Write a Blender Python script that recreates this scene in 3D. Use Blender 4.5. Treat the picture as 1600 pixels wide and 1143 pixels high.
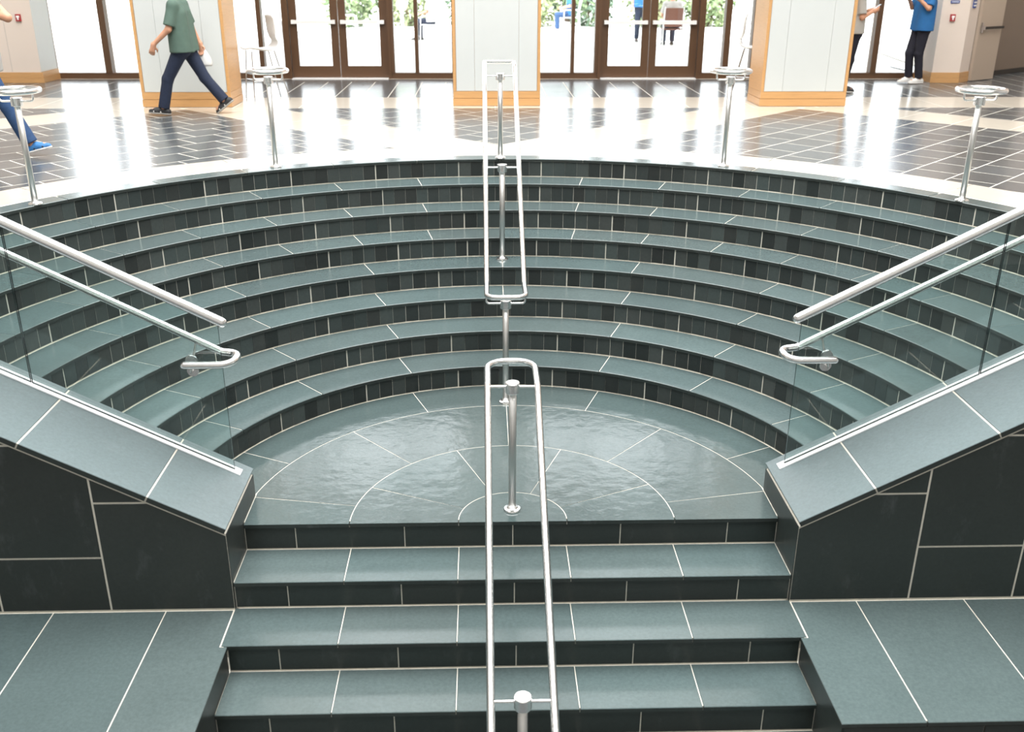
import bpy, bmesh, math, random
import numpy as np
from mathutils import Vector, Matrix

random.seed(7)
RNG = np.random.RandomState(11)
for _o in list(bpy.data.objects):
    bpy.data.objects.remove(_o)
SC = bpy.context.scene
COL = SC.collection
K = 1.15                                   # everything below is laid out in stair modules; 1 module unit = 1.15 m

# ------------------------------------------------------------------ camera
PITCH, YAW, ROLL = 0.3891, 0.0296, 0.0029
cam_data = bpy.data.cameras.new('camera')
cam = bpy.data.objects.new('camera', cam_data)
COL.objects.link(cam)
SC.camera = cam
_cp, _sp, _cy, _sy = math.cos(PITCH), math.sin(PITCH), math.cos(YAW), math.sin(YAW)
_fw = Vector((_sy * _cp, _cy * _cp, -_sp))
_r0 = Vector((_cy, -_sy, 0))
_u0 = _r0.cross(_fw)
_rt = math.cos(ROLL) * _r0 + math.sin(ROLL) * _u0
_up = -math.sin(ROLL) * _r0 + math.cos(ROLL) * _u0
_m = Matrix((_rt, _up, -_fw)).transposed().to_4x4()
CAM = Vector((-0.1469, -4.7208, 2.8758))
_m.translation = CAM * K
cam.matrix_world = _m
cam_data.sensor_width = 36.0
cam_data.sensor_fit = 'HORIZONTAL'
cam_data.lens = 1517.6 / 1600 * 36.0
cam_data.clip_end = 300
cam_data.dof.use_dof = True
cam_data.dof.focus_distance = 6.6 * K
cam_data.dof.aperture_fstop = 2.2

# ------------------------------------------------------------------ sky, lights, exposure
world = bpy.data.worlds.new('sky')
SC.world = world
world.use_nodes = True
_nt = world.node_tree
_bg = _nt.nodes['Background']
_bg.inputs['Color'].default_value = (0.93, 0.96, 1.0, 1)
_bg.inputs['Strength'].default_value = 4.6


def area_light(name, loc, sx, sy, watts, color, rot=(0, 0, 0)):
    d = bpy.data.lights.new(name, 'AREA')
    d.shape = 'RECTANGLE'
    d.size, d.size_y = sx * K, sy * K
    d.energy = watts
    d.color = color
    o = bpy.data.objects.new(name, d)
    o.location = Vector(loc) * K
    o.rotation_euler = rot
    COL.objects.link(o)
    return o


# skylight over the stair well and the luminous ceiling over the upper hall
area_light('skylight', (0, 1.6, 11.6), 14.5, 14.0, 7000, (1.0, 0.99, 0.97))
area_light('ceiling_light', (0, 9.7, 11.6), 16.0, 1.6, 300, (1.0, 0.95, 0.88))
# high sun from behind the building: it only reaches the terrace
_sd = bpy.data.lights.new('sun', 'SUN')
_sd.energy = 11.0
_sd.angle = 0.02
_so = bpy.data.objects.new('sun', _sd)
_so.rotation_euler = Vector((0.25, 0.50, -0.86)).to_track_quat('-Z', 'Y').to_euler()
COL.objects.link(_so)

SC.view_settings.view_transform = 'Standard'
SC.view_settings.look = 'None'
SC.view_settings.gamma = 1.0
SC.view_settings.exposure = 0.0
SC.view_settings.use_curve_mapping = False
SC.cycles.use_denoising = True
SC.cycles.max_bounces = 8
SC.cycles.transparent_max_bounces = 16
SC.cycles.sample_clamp_indirect = 6.0
SC.cycles.caustics_reflective = False
SC.cycles.caustics_refractive = False

# ------------------------------------------------------------------ materials
MATS = {}


def base_mat(name):
    m = bpy.data.materials.new(name)
    m.use_nodes = True
    MATS[name] = m
    return m, m.node_tree, m.node_tree.nodes['Principled BSDF']


def plain(name, col, rough=0.5, metal=0.0, noise=0.0, nscale=30.0, spec=0.5, bump=0.0):
    m, nt, b = base_mat(name)
    b.inputs['Base Color'].default_value = (*col, 1)
    b.inputs['Roughness'].default_value = rough
    b.inputs['Metallic'].default_value = metal
    b.inputs['Specular IOR Level'].default_value = spec
    if noise > 0:
        n = nt.nodes.new('ShaderNodeTexNoise')
        n.inputs['Scale'].default_value = nscale
        n.inputs['Detail'].default_value = 4
        g = nt.nodes.new('ShaderNodeNewGeometry')
        nt.links.new(g.outputs['Position'], n.inputs['Vector'])
        r = nt.nodes.new('ShaderNodeMapRange')
        r.inputs['To Min'].default_value = 1 - noise
        r.inputs['To Max'].default_value = 1 + noise
        nt.links.new(n.outputs['Fac'], r.inputs['Value'])
        x = nt.nodes.new('ShaderNodeMix')
        x.data_type = 'RGBA'
        x.blend_type = 'MULTIPLY'
        x.inputs['Factor'].default_value = 1
        x.inputs['A'].default_value = (*col, 1)
        nt.links.new(r.outputs['Result'], x.inputs['B'])
        nt.links.new(x.outputs['Result'], b.inputs['Base Color'])
        if bump > 0:
            bp = nt.nodes.new('ShaderNodeBump')
            bp.inputs['Strength'].default_value = bump
            bp.inputs['Distance'].default_value = 0.01
            nt.links.new(n.outputs['Fac'], bp.inputs['Height'])
            nt.links.new(bp.outputs['Normal'], b.inputs['Normal'])
    return m


def slate(name, col, vary, rough=(0.2, 0.34), bump=0.12, tint=0.0, spec=0.5, cleft=9.0, scuff=0.0):
    """natural cleft slate: cloudy tone, fine speckle, per-piece tone, gentle relief"""
    m, nt, b = base_mat(name)
    N, L = nt.nodes, nt.links
    g = N.new('ShaderNodeNewGeometry')
    oi = N.new('ShaderNodeObjectInfo')
    off = N.new('ShaderNodeVectorMath')
    off.operation = 'MULTIPLY_ADD'
    L.new(oi.outputs['Random'], off.inputs[0])
    off.inputs[1].default_value = (13.0, 7.0, 5.0)
    L.new(g.outputs['Position'], off.inputs[2])
    big = N.new('ShaderNodeTexNoise')
    big.inputs['Scale'].default_value = 2.6
    big.inputs['Detail'].default_value = 2
    big.inputs['Roughness'].default_value = 0.6
    L.new(off.outputs[0], big.inputs['Vector'])
    fine = N.new('ShaderNodeTexNoise')
    fine.inputs['Scale'].default_value = 46
    fine.inputs['Detail'].default_value = 6
    fine.inputs['Roughness'].default_value = 0.7
    L.new(off.outputs[0], fine.inputs['Vector'])
    r1 = N.new('ShaderNodeMapRange')
    r1.inputs['From Min'].default_value = 0.15
    r1.inputs['From Max'].default_value = 0.85
    r1.inputs['To Min'].default_value = 0.93
    r1.inputs['To Max'].default_value = 1.07
    L.new(big.outputs['Fac'], r1.inputs['Value'])
    r2 = N.new('ShaderNodeMapRange')
    r2.inputs['From Min'].default_value = 0.25
    r2.inputs['From Max'].default_value = 0.75
    r2.inputs['To Min'].default_value = 0.84
    r2.inputs['To Max'].default_value = 1.16
    L.new(fine.outputs['Fac'], r2.inputs['Value'])
    r3 = N.new('ShaderNodeMapRange')
    r3.inputs['To Min'].default_value = 1 - vary
    r3.inputs['To Max'].default_value = 1 + vary
    L.new(oi.outputs['Random'], r3.inputs['Value'])
    m1 = N.new('ShaderNodeMath')
    m1.operation = 'MULTIPLY'
    L.new(r1.outputs['Result'], m1.inputs[0])
    L.new(r2.outputs['Result'], m1.inputs[1])
    m2 = N.new('ShaderNodeMath')
    m2.operation = 'MULTIPLY'
    L.new(m1.outputs[0], m2.inputs[0])
    L.new(r3.outputs['Result'], m2.inputs[1])
    # a per-piece drift towards brown-grey
    hx = N.new('ShaderNodeMath')
    hx.operation = 'FRACT'
    hm = N.new('ShaderNodeMath')
    hm.operation = 'MULTIPLY'
    hm.inputs[1].default_value = 37.31
    L.new(oi.outputs['Random'], hm.inputs[0])
    L.new(hm.outputs[0], hx.inputs[0])
    ht = N.new('ShaderNodeMath')
    ht.operation = 'MULTIPLY'
    ht.inputs[1].default_value = tint
    L.new(hx.outputs[0], ht.inputs[0])
    cm = N.new('ShaderNodeMix')
    cm.data_type = 'RGBA'
    L.new(ht.outputs[0], cm.inputs['Factor'])
    cm.inputs['A'].default_value = (*col, 1)
    lum = sum(col) / 3
    cm.inputs['B'].default_value = (lum * 1.12, lum * 1.02, lum * 0.92, 1)
    mx = N.new('ShaderNodeMix')
    mx.data_type = 'RGBA'
    mx.blend_type = 'MULTIPLY'
    mx.inputs['Factor'].default_value = 1
    L.new(cm.outputs['Result'], mx.inputs['A'])
    L.new(m2.outputs[0], mx.inputs['B'])
    last = mx.outputs['Result']
    if scuff > 0:
        mp = N.new('ShaderNodeMapping')
        mp.inputs['Scale'].default_value = (5.5, 5.5, 2.2)
        L.new(off.outputs[0], mp.inputs['Vector'])
        sn = N.new('ShaderNodeTexNoise')
        sn.inputs['Scale'].default_value = 1.0
        sn.inputs['Detail'].default_value = 7
        sn.inputs['Roughness'].default_value = 0.72
        L.new(mp.outputs[0], sn.inputs['Vector'])
        sr = N.new('ShaderNodeMapRange')
        sr.inputs['From Min'].default_value = 0.58
        sr.inputs['From Max'].default_value = 0.85
        sr.inputs['To Max'].default_value = 1.0
        L.new(sn.outputs['Fac'], sr.inputs['Value'])
        sx = N.new('ShaderNodeMix')
        sx.data_type = 'RGBA'
        sx.blend_type = 'ADD'
        L.new(sr.outputs['Result'], sx.inputs['Factor'])
        L.new(last, sx.inputs['A'])
        sx.inputs['B'].default_value = (scuff, scuff * 1.05, scuff * 1.1, 1)
        last = sx.outputs['Result']
    L.new(last, b.inputs['Base Color'])
    rr = N.new('ShaderNodeMapRange')
    rr.inputs['From Min'].default_value = 0.15
    rr.inputs['From Max'].default_value = 0.85
    rr.inputs['To Min'].default_value = rough[0]
    rr.inputs['To Max'].default_value = rough[1]
    L.new(big.outputs['Fac'], rr.inputs['Value'])
    L.new(rr.outputs['Result'], b.inputs['Roughness'])
    b.inputs['Specular IOR Level'].default_value = spec
    cl = N.new('ShaderNodeTexNoise')
    cl.inputs['Scale'].default_value = cleft
    cl.inputs['Detail'].default_value = 3
    cl.inputs['Distortion'].default_value = 0.0
    L.new(off.outputs[0], cl.inputs['Vector'])
    bp = N.new('ShaderNodeBump')
    bp.inputs['Strength'].default_value = bump
    bp.inputs['Distance'].default_value = 0.012
    L.new(cl.outputs['Fac'], bp.inputs['Height'])
    L.new(bp.outputs['Normal'], b.inputs['Normal'])
    return m


def wood(name, col):
    m, nt, b = base_mat(name)
    N, L = nt.nodes, nt.links
    g = N.new('ShaderNodeNewGeometry')
    mp = N.new('ShaderNodeMapping')
    mp.inputs['Scale'].default_value = (5, 5, 60)
    L.new(g.outputs['Position'], mp.inputs['Vector'])
    n = N.new('ShaderNodeTexNoise')
    n.inputs['Scale'].default_value = 1.0
    n.inputs['Detail'].default_value = 5
    L.new(mp.outputs[0], n.inputs['Vector'])
    r = N.new('ShaderNodeMapRange')
    r.inputs['To Min'].default_value = 0.85
    r.inputs['To Max'].default_value = 1.15
    L.new(n.outputs['Fac'], r.inputs['Value'])
    x = N.new('ShaderNodeMix')
    x.data_type = 'RGBA'
    x.blend_type = 'MULTIPLY'
    x.inputs['Factor'].default_value = 1
    x.inputs['A'].default_value = (*col, 1)
    L.new(r.outputs['Result'], x.inputs['B'])
    L.new(x.outputs['Result'], b.inputs['Base Color'])
    b.inputs['Roughness'].default_value = 0.35
    return m


def glass(name, tint, refl=1.0):
    m = bpy.data.materials.new(name)
    m.use_nodes = True
    nt = m.node_tree
    nt.nodes.clear()
    out = nt.nodes.new('ShaderNodeOutputMaterial')
    t = nt.nodes.new('ShaderNodeBsdfTransparent')
    t.inputs['Color'].default_value = (*tint, 1)
    g = nt.nodes.new('ShaderNodeBsdfGlossy')
    g.inputs['Roughness'].default_value = 0.0
    g.inputs['Color'].default_value = (refl, refl, refl, 1)
    f = nt.nodes.new('ShaderNodeFresnel')
    f.inputs['IOR'].default_value = 1.45
    x = nt.nodes.new('ShaderNodeMixShader')
    nt.links.new(f.outputs[0], x.inputs[0])
    nt.links.new(t.outputs[0], x.inputs[1])
    nt.links.new(g.outputs[0], x.inputs[2])
    nt.links.new(x.outputs[0], out.inputs['Surface'])
    MATS[name] = m
    return m


def brushed(name, col, rough):
    m, nt, b = base_mat(name)
    N, L = nt.nodes, nt.links
    b.inputs['Base Color'].default_value = (*col, 1)
    b.inputs['Metallic'].default_value = 1.0
    g = N.new('ShaderNodeNewGeometry')
    n = N.new('ShaderNodeTexNoise')
    n.inputs['Scale'].default_value = 60
    n.inputs['Detail'].default_value = 3
    L.new(g.outputs['Position'], n.inputs['Vector'])
    r = N.new('ShaderNodeMapRange')
    r.inputs['To Min'].default_value = rough - 0.03
    r.inputs['To Max'].default_value = rough + 0.03
    L.new(n.outputs['Fac'], r.inputs['Value'])
    L.new(r.outputs['Result'], b.inputs['Roughness'])
    return m


slate('slate_tread', (0.081, 0.115, 0.118), 0.10, (0.15, 0.235), 0.08, tint=0.15)
slate('slate_riser_shaded', (0.037, 0.048, 0.047), 0.52, (0.29, 0.42), 0.24, tint=0.35, cleft=14)  # same slate as the treads, darkened for the shade on upright faces
slate('slate_panel_shaded', (0.029, 0.038, 0.036), 0.12, (0.29, 0.36), 0.06, tint=0.3, scuff=0.06)  # wall panels and slab edges: shade of upright slate mixed into the colour
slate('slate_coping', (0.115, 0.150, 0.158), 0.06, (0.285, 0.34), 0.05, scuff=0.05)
slate('slate_landing', (0.064, 0.092, 0.093), 0.06, (0.12, 0.19), 0.28, tint=0.15)
slate('slate_floor', (0.075, 0.085, 0.092), 0.14, (0.17, 0.245), 0.05, tint=0.3)
plain('cream_stone', (0.54, 0.50, 0.43), 0.16, noise=0.06, nscale=6)
plain('grout', (0.68, 0.65, 0.57), 0.9, noise=0.12, nscale=25)
plain('grout_grey', (0.30, 0.30, 0.28), 0.9, noise=0.12, nscale=25)
brushed('steel', (0.90, 0.90, 0.90), 0.235)
brushed('steel_post', (0.66, 0.655, 0.64), 0.38)
plain('aluminium', (0.90, 0.91, 0.92), 0.35)
glass('rail_glass', (0.905, 0.957, 0.948))
glass('window_glass', (0.97, 0.985, 0.98))
plain('glass_edge', (0.012, 0.035, 0.035), 0.15)
plain('bronze_frame', (0.105, 0.055, 0.028), 0.42, noise=0.06)
plain('white_panel', (0.58, 0.605, 0.60), 0.42, noise=0.015, nscale=3)
wood('beech', (0.57, 0.32, 0.135))
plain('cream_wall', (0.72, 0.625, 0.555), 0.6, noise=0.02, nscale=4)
plain('wall_paint', (0.36, 0.35, 0.33), 0.8, noise=0.02, nscale=4)
plain('ceiling_paint', (0.80, 0.80, 0.78), 0.9)
plain('dark_base', (0.02, 0.018, 0.016), 0.5)
plain('door_paint', (0.43, 0.35, 0.28), 0.5)
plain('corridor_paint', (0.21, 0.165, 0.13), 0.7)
plain('white_plastic', (0.66, 0.66, 0.65), 0.35)
plain('chrome', (0.55, 0.55, 0.56), 0.2, metal=1.0)
plain('red_box', (0.38, 0.03, 0.035), 0.4)
plain('sign_blue', (0.04, 0.08, 0.28), 0.5)
plain('sign_white', (0.85, 0.85, 0.85), 0.5)
plain('paving', (0.74, 0.73, 0.70), 0.8, noise=0.05, nscale=2)
plain('skin', (0.58, 0.30, 0.19), 0.55, noise=0.08, nscale=20)
plain('hair', (0.035, 0.022, 0.015), 0.6, noise=0.3, nscale=90)
plain('eye', (0.02, 0.02, 0.02), 0.2)
plain('shirt_green', (0.085, 0.138, 0.112), 0.85, noise=0.12, nscale=14, bump=0.3)
plain('denim', (0.013, 0.021, 0.048), 0.85, noise=0.3, nscale=35, bump=0.2)
plain('denim_blue', (0.022, 0.06, 0.15), 0.85, noise=0.35, nscale=30, bump=0.2)
plain('shirt_blue', (0.02, 0.135, 0.36), 0.85, noise=0.12, nscale=14, bump=0.3)
plain('shirt_grey', (0.42, 0.41, 0.39), 0.85, noise=0.1, nscale=16, bump=0.3)
plain('shirt_white', (0.75, 0.75, 0.75), 0.85, noise=0.06, nscale=14, bump=0.3)
plain('black_cloth', (0.010, 0.010, 0.020), 0.85, noise=0.2, nscale=20, bump=0.2)
plain('shoe_black', (0.02, 0.02, 0.022), 0.6)
plain('shoe_white', (0.75, 0.74, 0.72), 0.6)
plain('shoe_blue', (0.035, 0.17, 0.42), 0.6, noise=0.4, nscale=60)
plain('sole', (0.30, 0.29, 0.27), 0.8)
plain('brown_cloth', (0.16, 0.07, 0.05), 0.85)
plain('bark', (0.16, 0.10, 0.07), 0.9, noise=0.3, nscale=18)
for _i, _c in enumerate(((0.17, 0.25, 0.12), (0.26, 0.33, 0.17), (0.12, 0.19, 0.13), (0.34, 0.38, 0.20))):
    plain('leaf_%d' % _i, _c, 0.6, noise=0.35, nscale=7)

# ------------------------------------------------------------------ mesh helpers


def mesh_from(name, verts, faces, mat, smooth=False, recalc=True, mats=None, midx=None):
    me = bpy.data.meshes.new(name)
    me.from_pydata([tuple(v) for v in verts], [], [tuple(f) for f in faces])
    for mm in (mats or [mat]):
        me.materials.append(MATS[mm])
    if midx is not None:
        for p, i in zip(me.polygons, midx):
            p.material_index = i
    if recalc:
        bm = bmesh.new()
        bm.from_mesh(me)
        bmesh.ops.recalc_face_normals(bm, faces=bm.faces)
        bm.to_mesh(me)
        bm.free()
    if smooth:
        me.polygons.foreach_set('use_smooth', [True] * len(me.polygons))
    me.update()
    return me


def link(name, me, parent=None, loc=(0, 0, 0), rz=0.0):
    o = bpy.data.objects.new(name, me)
    COL.objects.link(o)
    o.location = loc
    if rz:
        o.rotation_euler = (0, 0, rz)
    if parent is not None:
        o.parent = parent
    return o


def tag(o, label, cat, group=None, kind=None):
    o['label'] = label
    o['category'] = cat
    if group:
        o['group'] = group
    if kind:
        o['kind'] = kind
    return o


def empty(name, loc=(0, 0, 0), rz=0.0, parent=None):
    return link(name, None, parent, loc, rz)


class MB:
    """collects shapes into one mesh"""

    def __init__(self):
        self.v, self.f, self.i = [], [], []

    def add(self, verts, faces, mi=0):
        n = len(self.v)
        self.v += [tuple(x) for x in verts]
        self.f += [tuple(a + n for a in f) for f in faces]
        self.i += [mi] * len(faces)
        return self

    def box(self, x0, x1, y0, y1, z0, z1, mi=0):
        v = [(x, y, z) for z in (z0, z1) for y in (y0, y1) for x in (x0, x1)]
        return self.add(v, [(0, 2, 3, 1), (4, 5, 7, 6), (0, 1, 5, 4), (2, 6, 7, 3), (0, 4, 6, 2), (1, 3, 7, 5)], mi)

    def mesh(self, name, mat, smooth=False, mats=None):
        return mesh_from(name, self.v, self.f, mat, smooth, True, mats, self.i if mats else None)

    def obj(self, name, mat, parent=None, smooth=False, loc=(0, 0, 0), rz=0.0, mats=None):
        return link(name, self.mesh(name, mat, smooth, mats), parent, loc, rz)


def poly_area(p):
    return 0.5 * sum(p[i][0] * p[(i + 1) % len(p)][1] - p[(i + 1) % len(p)][0] * p[i][1] for i in range(len(p)))


def clean(p, eps=1e-5):
    out = []
    for q in p:
        if not out or math.hypot(q[0] - out[-1][0], q[1] - out[-1][1]) > eps:
            out.append(q)
    if len(out) > 1 and math.hypot(out[0][0] - out[-1][0], out[0][1] - out[-1][1]) <= eps:
        out.pop()
    return out


def inset(p, d):
    p = clean(p)
    if poly_area(p) < 0:
        p = p[::-1]
    n = len(p)
    out = []
    for i in range(n):
        a, b, c = p[i - 1], p[i], p[(i + 1) % n]
        e1 = (b[0] - a[0], b[1] - a[1])
        e2 = (c[0] - b[0], c[1] - b[1])
        l1, l2 = math.hypot(*e1), math.hypot(*e2)
        n1 = (-e1[1] / l1, e1[0] / l1)
        n2 = (-e2[1] / l2, e2[0] / l2)
        k = 1 + n1[0] * n2[0] + n1[1] * n2[1]
        k = max(k, 0.35)
        out.append((b[0] + d * (n1[0] + n2[0]) / k, b[1] + d * (n1[1] + n2[1]) / k))
    return out


def clip(p, a, b, c):
    """keep a*x+b*y <= c"""
    out = []
    n = len(p)
    for i in range(n):
        q, r = p[i], p[(i + 1) % n]
        dq, dr = a * q[0] + b * q[1] - c, a * r[0] + b * r[1] - c
        if dq <= 0:
            out.append(q)
        if dq * dr < 0:
            t = dq / (dq - dr)
            out.append((q[0] + t * (r[0] - q[0]), q[1] + t * (r[1] - q[1])))
    return out


def prism_data(poly, w0, w1, ch=0.0, O=(0, 0, 0), U=(1, 0, 0), V=(0, 1, 0), Nn=(0, 0, 1)):
    """polygon in the (U,V) plane, extruded from w0 to w1 along Nn, chamfered at w1"""
    p = clean(poly)
    if poly_area(p) < 0:
        p = p[::-1]
    n = len(p)
    O, U, V, Nn = Vector(O), Vector(U), Vector(V), Vector(Nn)
    rings = [(p, w0)]
    if ch > 0:
        rings += [(p, w1 - ch), (inset(p, ch), w1)]
    else:
        rings += [(p, w1)]
    v = []
    for q, w in rings:
        v += [O + U * a + V * b + Nn * w for a, b in q]
    f = [tuple(range(n - 1, -1, -1)), tuple(range((len(rings) - 1) * n, len(rings) * n))]
    for k in range(len(rings) - 1):
        for i in range(n):
            j = (i + 1) % n
            f.append((k * n + i, k * n + j, (k + 1) * n + j, (k + 1) * n + i))
    return v, f


def prism(name, poly, w0, w1, mat, parent=None, ch=0.0, O=(0, 0, 0), U=(1, 0, 0), V=(0, 1, 0), Nn=(0, 0, 1), edge=None):
    v, f = prism_data(poly, w0, w1, ch, O, U, V, Nn)
    if edge:                                # edges and underside take a darker copy, their shade put into the colour
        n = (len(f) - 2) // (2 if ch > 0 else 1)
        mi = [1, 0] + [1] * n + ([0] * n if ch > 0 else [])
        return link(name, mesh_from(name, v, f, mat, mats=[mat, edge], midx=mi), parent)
    return link(name, mesh_from(name, v, f, mat), parent)


def sector(r0, r1, t0, t1, step=2.0, cy=0.0):
    """annular sector polygon, angles from +y clockwise (degrees); t0/t1 may be functions of r"""
    f0 = t0 if callable(t0) else (lambda r: t0)
    f1 = t1 if callable(t1) else (lambda r: t1)

    def arc(r, a, b):
        n = max(1, int(math.ceil(abs(b - a) / step)))
        return [(r * math.sin(math.radians(a + (b - a) * i / n)), cy + r * math.cos(math.radians(a + (b - a) * i / n))) for i in range(n + 1)]
    p = arc(r1, f0(r1), f1(r1))
    if r0 > 1e-6:
        p += arc(r0, f1(r0), f0(r0))
    else:
        p += [(0.0, cy)]
    return p


def fillet(pts, rad, closed, seg=8):
    """round the corners of a 3-D polyline; rad is a number or one per point"""
    n = len(pts)
    P = [Vector(p) for p in pts]
    R = rad if isinstance(rad, (list, tuple)) else [rad] * n
    out = []
    for i in range(n):
        if not closed and i in (0, n - 1) or R[i] <= 0:
            out.append(P[i])
            continue
        a, b, c = P[i - 1], P[i], P[(i + 1) % n]
        d1, d2 = (a - b), (c - b)
        l1, l2 = d1.length, d2.length
        d1.normalize()
        d2.normalize()
        ang = d1.angle(d2)
        if ang > math.pi - 0.02:
            out.append(b)
            continue
        t = min(R[i] / math.tan(ang / 2), l1 * 0.49, l2 * 0.49)
        r = t * math.tan(ang / 2)
        bis = (d1 + d2).normalized()
        cen = b + bis * (r / math.sin(ang / 2))
        p1, p2 = b + d1 * t, b + d2 * t
        v1, v2 = p1 - cen, p2 - cen
        tot = v1.angle(v2)
        ax = v1.cross(v2).normalized()
        for k in range(seg + 1):
            out.append(cen + Matrix.Rotation(tot * k / seg, 3, ax) @ v1)
    return out


def tube_data(pts, rad, closed=False, res=12, round_ends=True):
    P = [Vector(p) for p in pts]
    q = []
    for p in P:
        if not q or (p - q[-1]).length > 1e-5:
            q.append(p)
    P = q
    if closed and (P[0] - P[-1]).length < 1e-5:
        P.pop()
    n = len(P)
    T = []
    for i in range(n):
        if closed:
            t = P[(i + 1) % n] - P[i - 1]
        else:
            t = P[min(i + 1, n - 1)] - P[max(i - 1, 0)]
        T.append(t.normalized())
    ref = Vector((0, 0, 1)) if abs(T[0].z) < 0.9 else Vector((0, 1, 0))
    nrm = (ref - T[0] * ref.dot(T[0])).normalized()
    rings = []
    for i in range(n):
        if i:
            nrm = (nrm - T[i] * nrm.dot(T[i])).normalized()
        rings.append((P[i], nrm.copy(), T[i].cross(nrm), rad))
    if not closed and round_ends:
        for end in (0, 1):
            p, a, b, r = rings[0] if end == 0 else rings[-1]
            t = -T[0] if end == 0 else T[-1]
            extra = [(p + t * (r * math.sin(x)), a, b, r * math.cos(x)) for x in (0.5, 0.95, 1.3, 1.5)]
            rings = extra[::-1] + rings if end == 0 else rings + extra
    v, f = [], []
    for p, a, b, r in rings:
        for k in range(res):
            x = 2 * math.pi * k / res
            v.append(p + a * (r * math.cos(x)) + b * (r * math.sin(x)))
    m = len(rings)
    for i in range(m if closed else m - 1):
        j = (i + 1) % m
        for k in range(res):
            l = (k + 1) % res
            f.append((i * res + k, i * res + l, j * res + l, j * res + k))
    if not closed:
        f.append(tuple(range(res - 1, -1, -1)))
        f.append(tuple(range((m - 1) * res, m * res)))
    return v, f


def tube(name, pts, rad, mat, parent=None, closed=False, res=12, loc=(0, 0, 0)):
    v, f = tube_data(pts, rad, closed, res)
    return link(name, mesh_from(name, v, f, mat, smooth=True), parent, loc)


def lathe_data(prof, cx=0, cy=0, cz=0, res=20):
    v, f = [], []
    for r, z in prof:
        for k in range(res):
            a = 2 * math.pi * k / res
            v.append((cx + r * math.cos(a), cy + r * math.sin(a), cz + z))
    m = len(prof)
    for i in range(m - 1):
        for k in range(res):
            l = (k + 1) % res
            f.append((i * res + k, i * res + l, (i + 1) * res + l, (i + 1) * res + k))
    f.append(tuple(range(res - 1, -1, -1)))
    f.append(tuple(range((m - 1) * res, m * res)))
    return v, f


def lathe(name, prof, mat, parent=None, loc=(0, 0, 0), res=20, smooth=False):
    v, f = lathe_data(prof, res=res)
    return link(name, mesh_from(name, v, f, mat, smooth=smooth), parent, loc)


# ------------------------------------------------------------------ stair module
H, DS = 0.1655, 0.314            # straight flight: riser, tread
HC, DC = 0.1602, 0.311           # curved flight
R0, YC = 1.902, 0.015            # radius of the lowest curved riser, centre of the curves
W = 1.505                        # half width of the straight flight
ZT = 8 * HC                      # upper floor level
OV, TH = 0.010, 0.024            # nosing overhang and slab thickness
TS = 0.61                        # tile module


def wall_limit(r, y=0.334):
    return math.degrees(math.acos(max(-1, min(1, (y - YC) / r))))


ORD = ['', 'lowest', 'second', 'third', 'fourth', 'fifth', 'sixth', 'seventh', 'topmost']
TILES_PER = {1: (21.0, 7), 2: (21.0, 8), 3: (21.0, 9), 4: (21.0, 10), 5: (10.5, 6), 6: (10.5, 6), 7: (10.5, 7), 8: (10.5, 7)}

# ------------------------------------------------------------------ curved flight
for k in range(1, 9):
    Rk = R0 + (k - 1) * DC
    z0, z1 = (k - 1) * HC, k * HC
    Rn = Rk + DC if k < 8 else 4.252
    lim = lambda r: wall_limit(r)
    nlim = lambda r: -wall_limit(r)
    # body in grout
    v, f = prism_data(sector(Rk + 0.0025, Rn + 0.0045, nlim, lim, 2.5, YC), z0 - 0.06, z1 - 0.0035)
    step = link('curved_step', mesh_from('curved_step', v, f, 'grout'))
    if k < 8:
        lab = '%s curved slate step counted up from the landing' % ORD[k]
    else:
        lab = 'topmost curved slate step forming the rim of the upper floor'
    tag(step, lab, 'step', 'curved steps', 'structure')
    # tread slabs
    pitch = 10.5 if k >= 5 else 21.0
    lm = wall_limit(Rk)
    nj = int(lm / pitch)
    js = [i * pitch for i in range(-nj, nj + 1)]
    ro, ri = Rn - 0.004, Rk - OV
    g = math.degrees(0.0016 / Rk)
    edges = [nlim] + js + [lim]
    for a, b in zip(edges[:-1], edges[1:]):
        aa = a if callable(a) else a + g
        bb = b if callable(b) else b - g
        if callable(b) and wall_limit(Rk) - (a + g) < 0.6:
            continue
        if callable(a) and (b - g) + wall_limit(Rk) < 0.6:
            continue
        prism('tread_slab', sector(ri, ro, aa, bb, 1.75, YC), z1 - TH, z1, 'slate_tread', step, ch=0.004, edge='slate_panel_shaded')
    # riser tiles
    span, num = TILES_PER[k]
    first = span / 2
    groups = []
    c = -first - span * 8
    while c < 90:
        groups.append(c)
        c += span
    wide, thin = 0.0085, 0.0009
    arc = math.radians(span) * Rk
    tw = (arc - wide - thin * (num - 1)) / num
    th0, th1 = z0 + 0.005, z1 - TH - 0.003
    hw = tw / 2
    full = None
    for c in groups:
        for i in range(num):
            s = wide / 2 + tw / 2 + i * (tw + thin)
            ang = c + math.degrees(s / Rk)
            if abs(ang) > lm - 0.2:
                continue
            if full is None:
                pv, pf = prism_data([(-hw, th0), (hw, th0), (hw, th1), (-hw, th1)], -0.012, 0.0, 0.0012, O=(0, Rk, 0), U=(1, 0, 0), V=(0, 0, 1), Nn=(0, -1, 0))
                full = mesh_from('riser_tile', pv, pf, 'slate_riser_shaded')
            o = link('riser_tile', full, step, (0, YC, 0), -math.radians(ang))
            # uneven cleft faces: tiles sit a hair proud or back
            d = random.uniform(-0.0012, 0.0012)
            o.location = (d * math.sin(math.radians(ang)), YC + d * math.cos(math.radians(ang)), 0)

# ------------------------------------------------------------------ landing
land = prism('landing', sector(0, R0 + 0.012, -89.9, 89.9, 2.5, YC)[:-1], -0.10, -0.0014, 'grout')
tag(land, 'semicircular slate landing with ringed fan joints between the stair flights', 'landing', None, 'structure')
G2 = 0.0022


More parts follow.
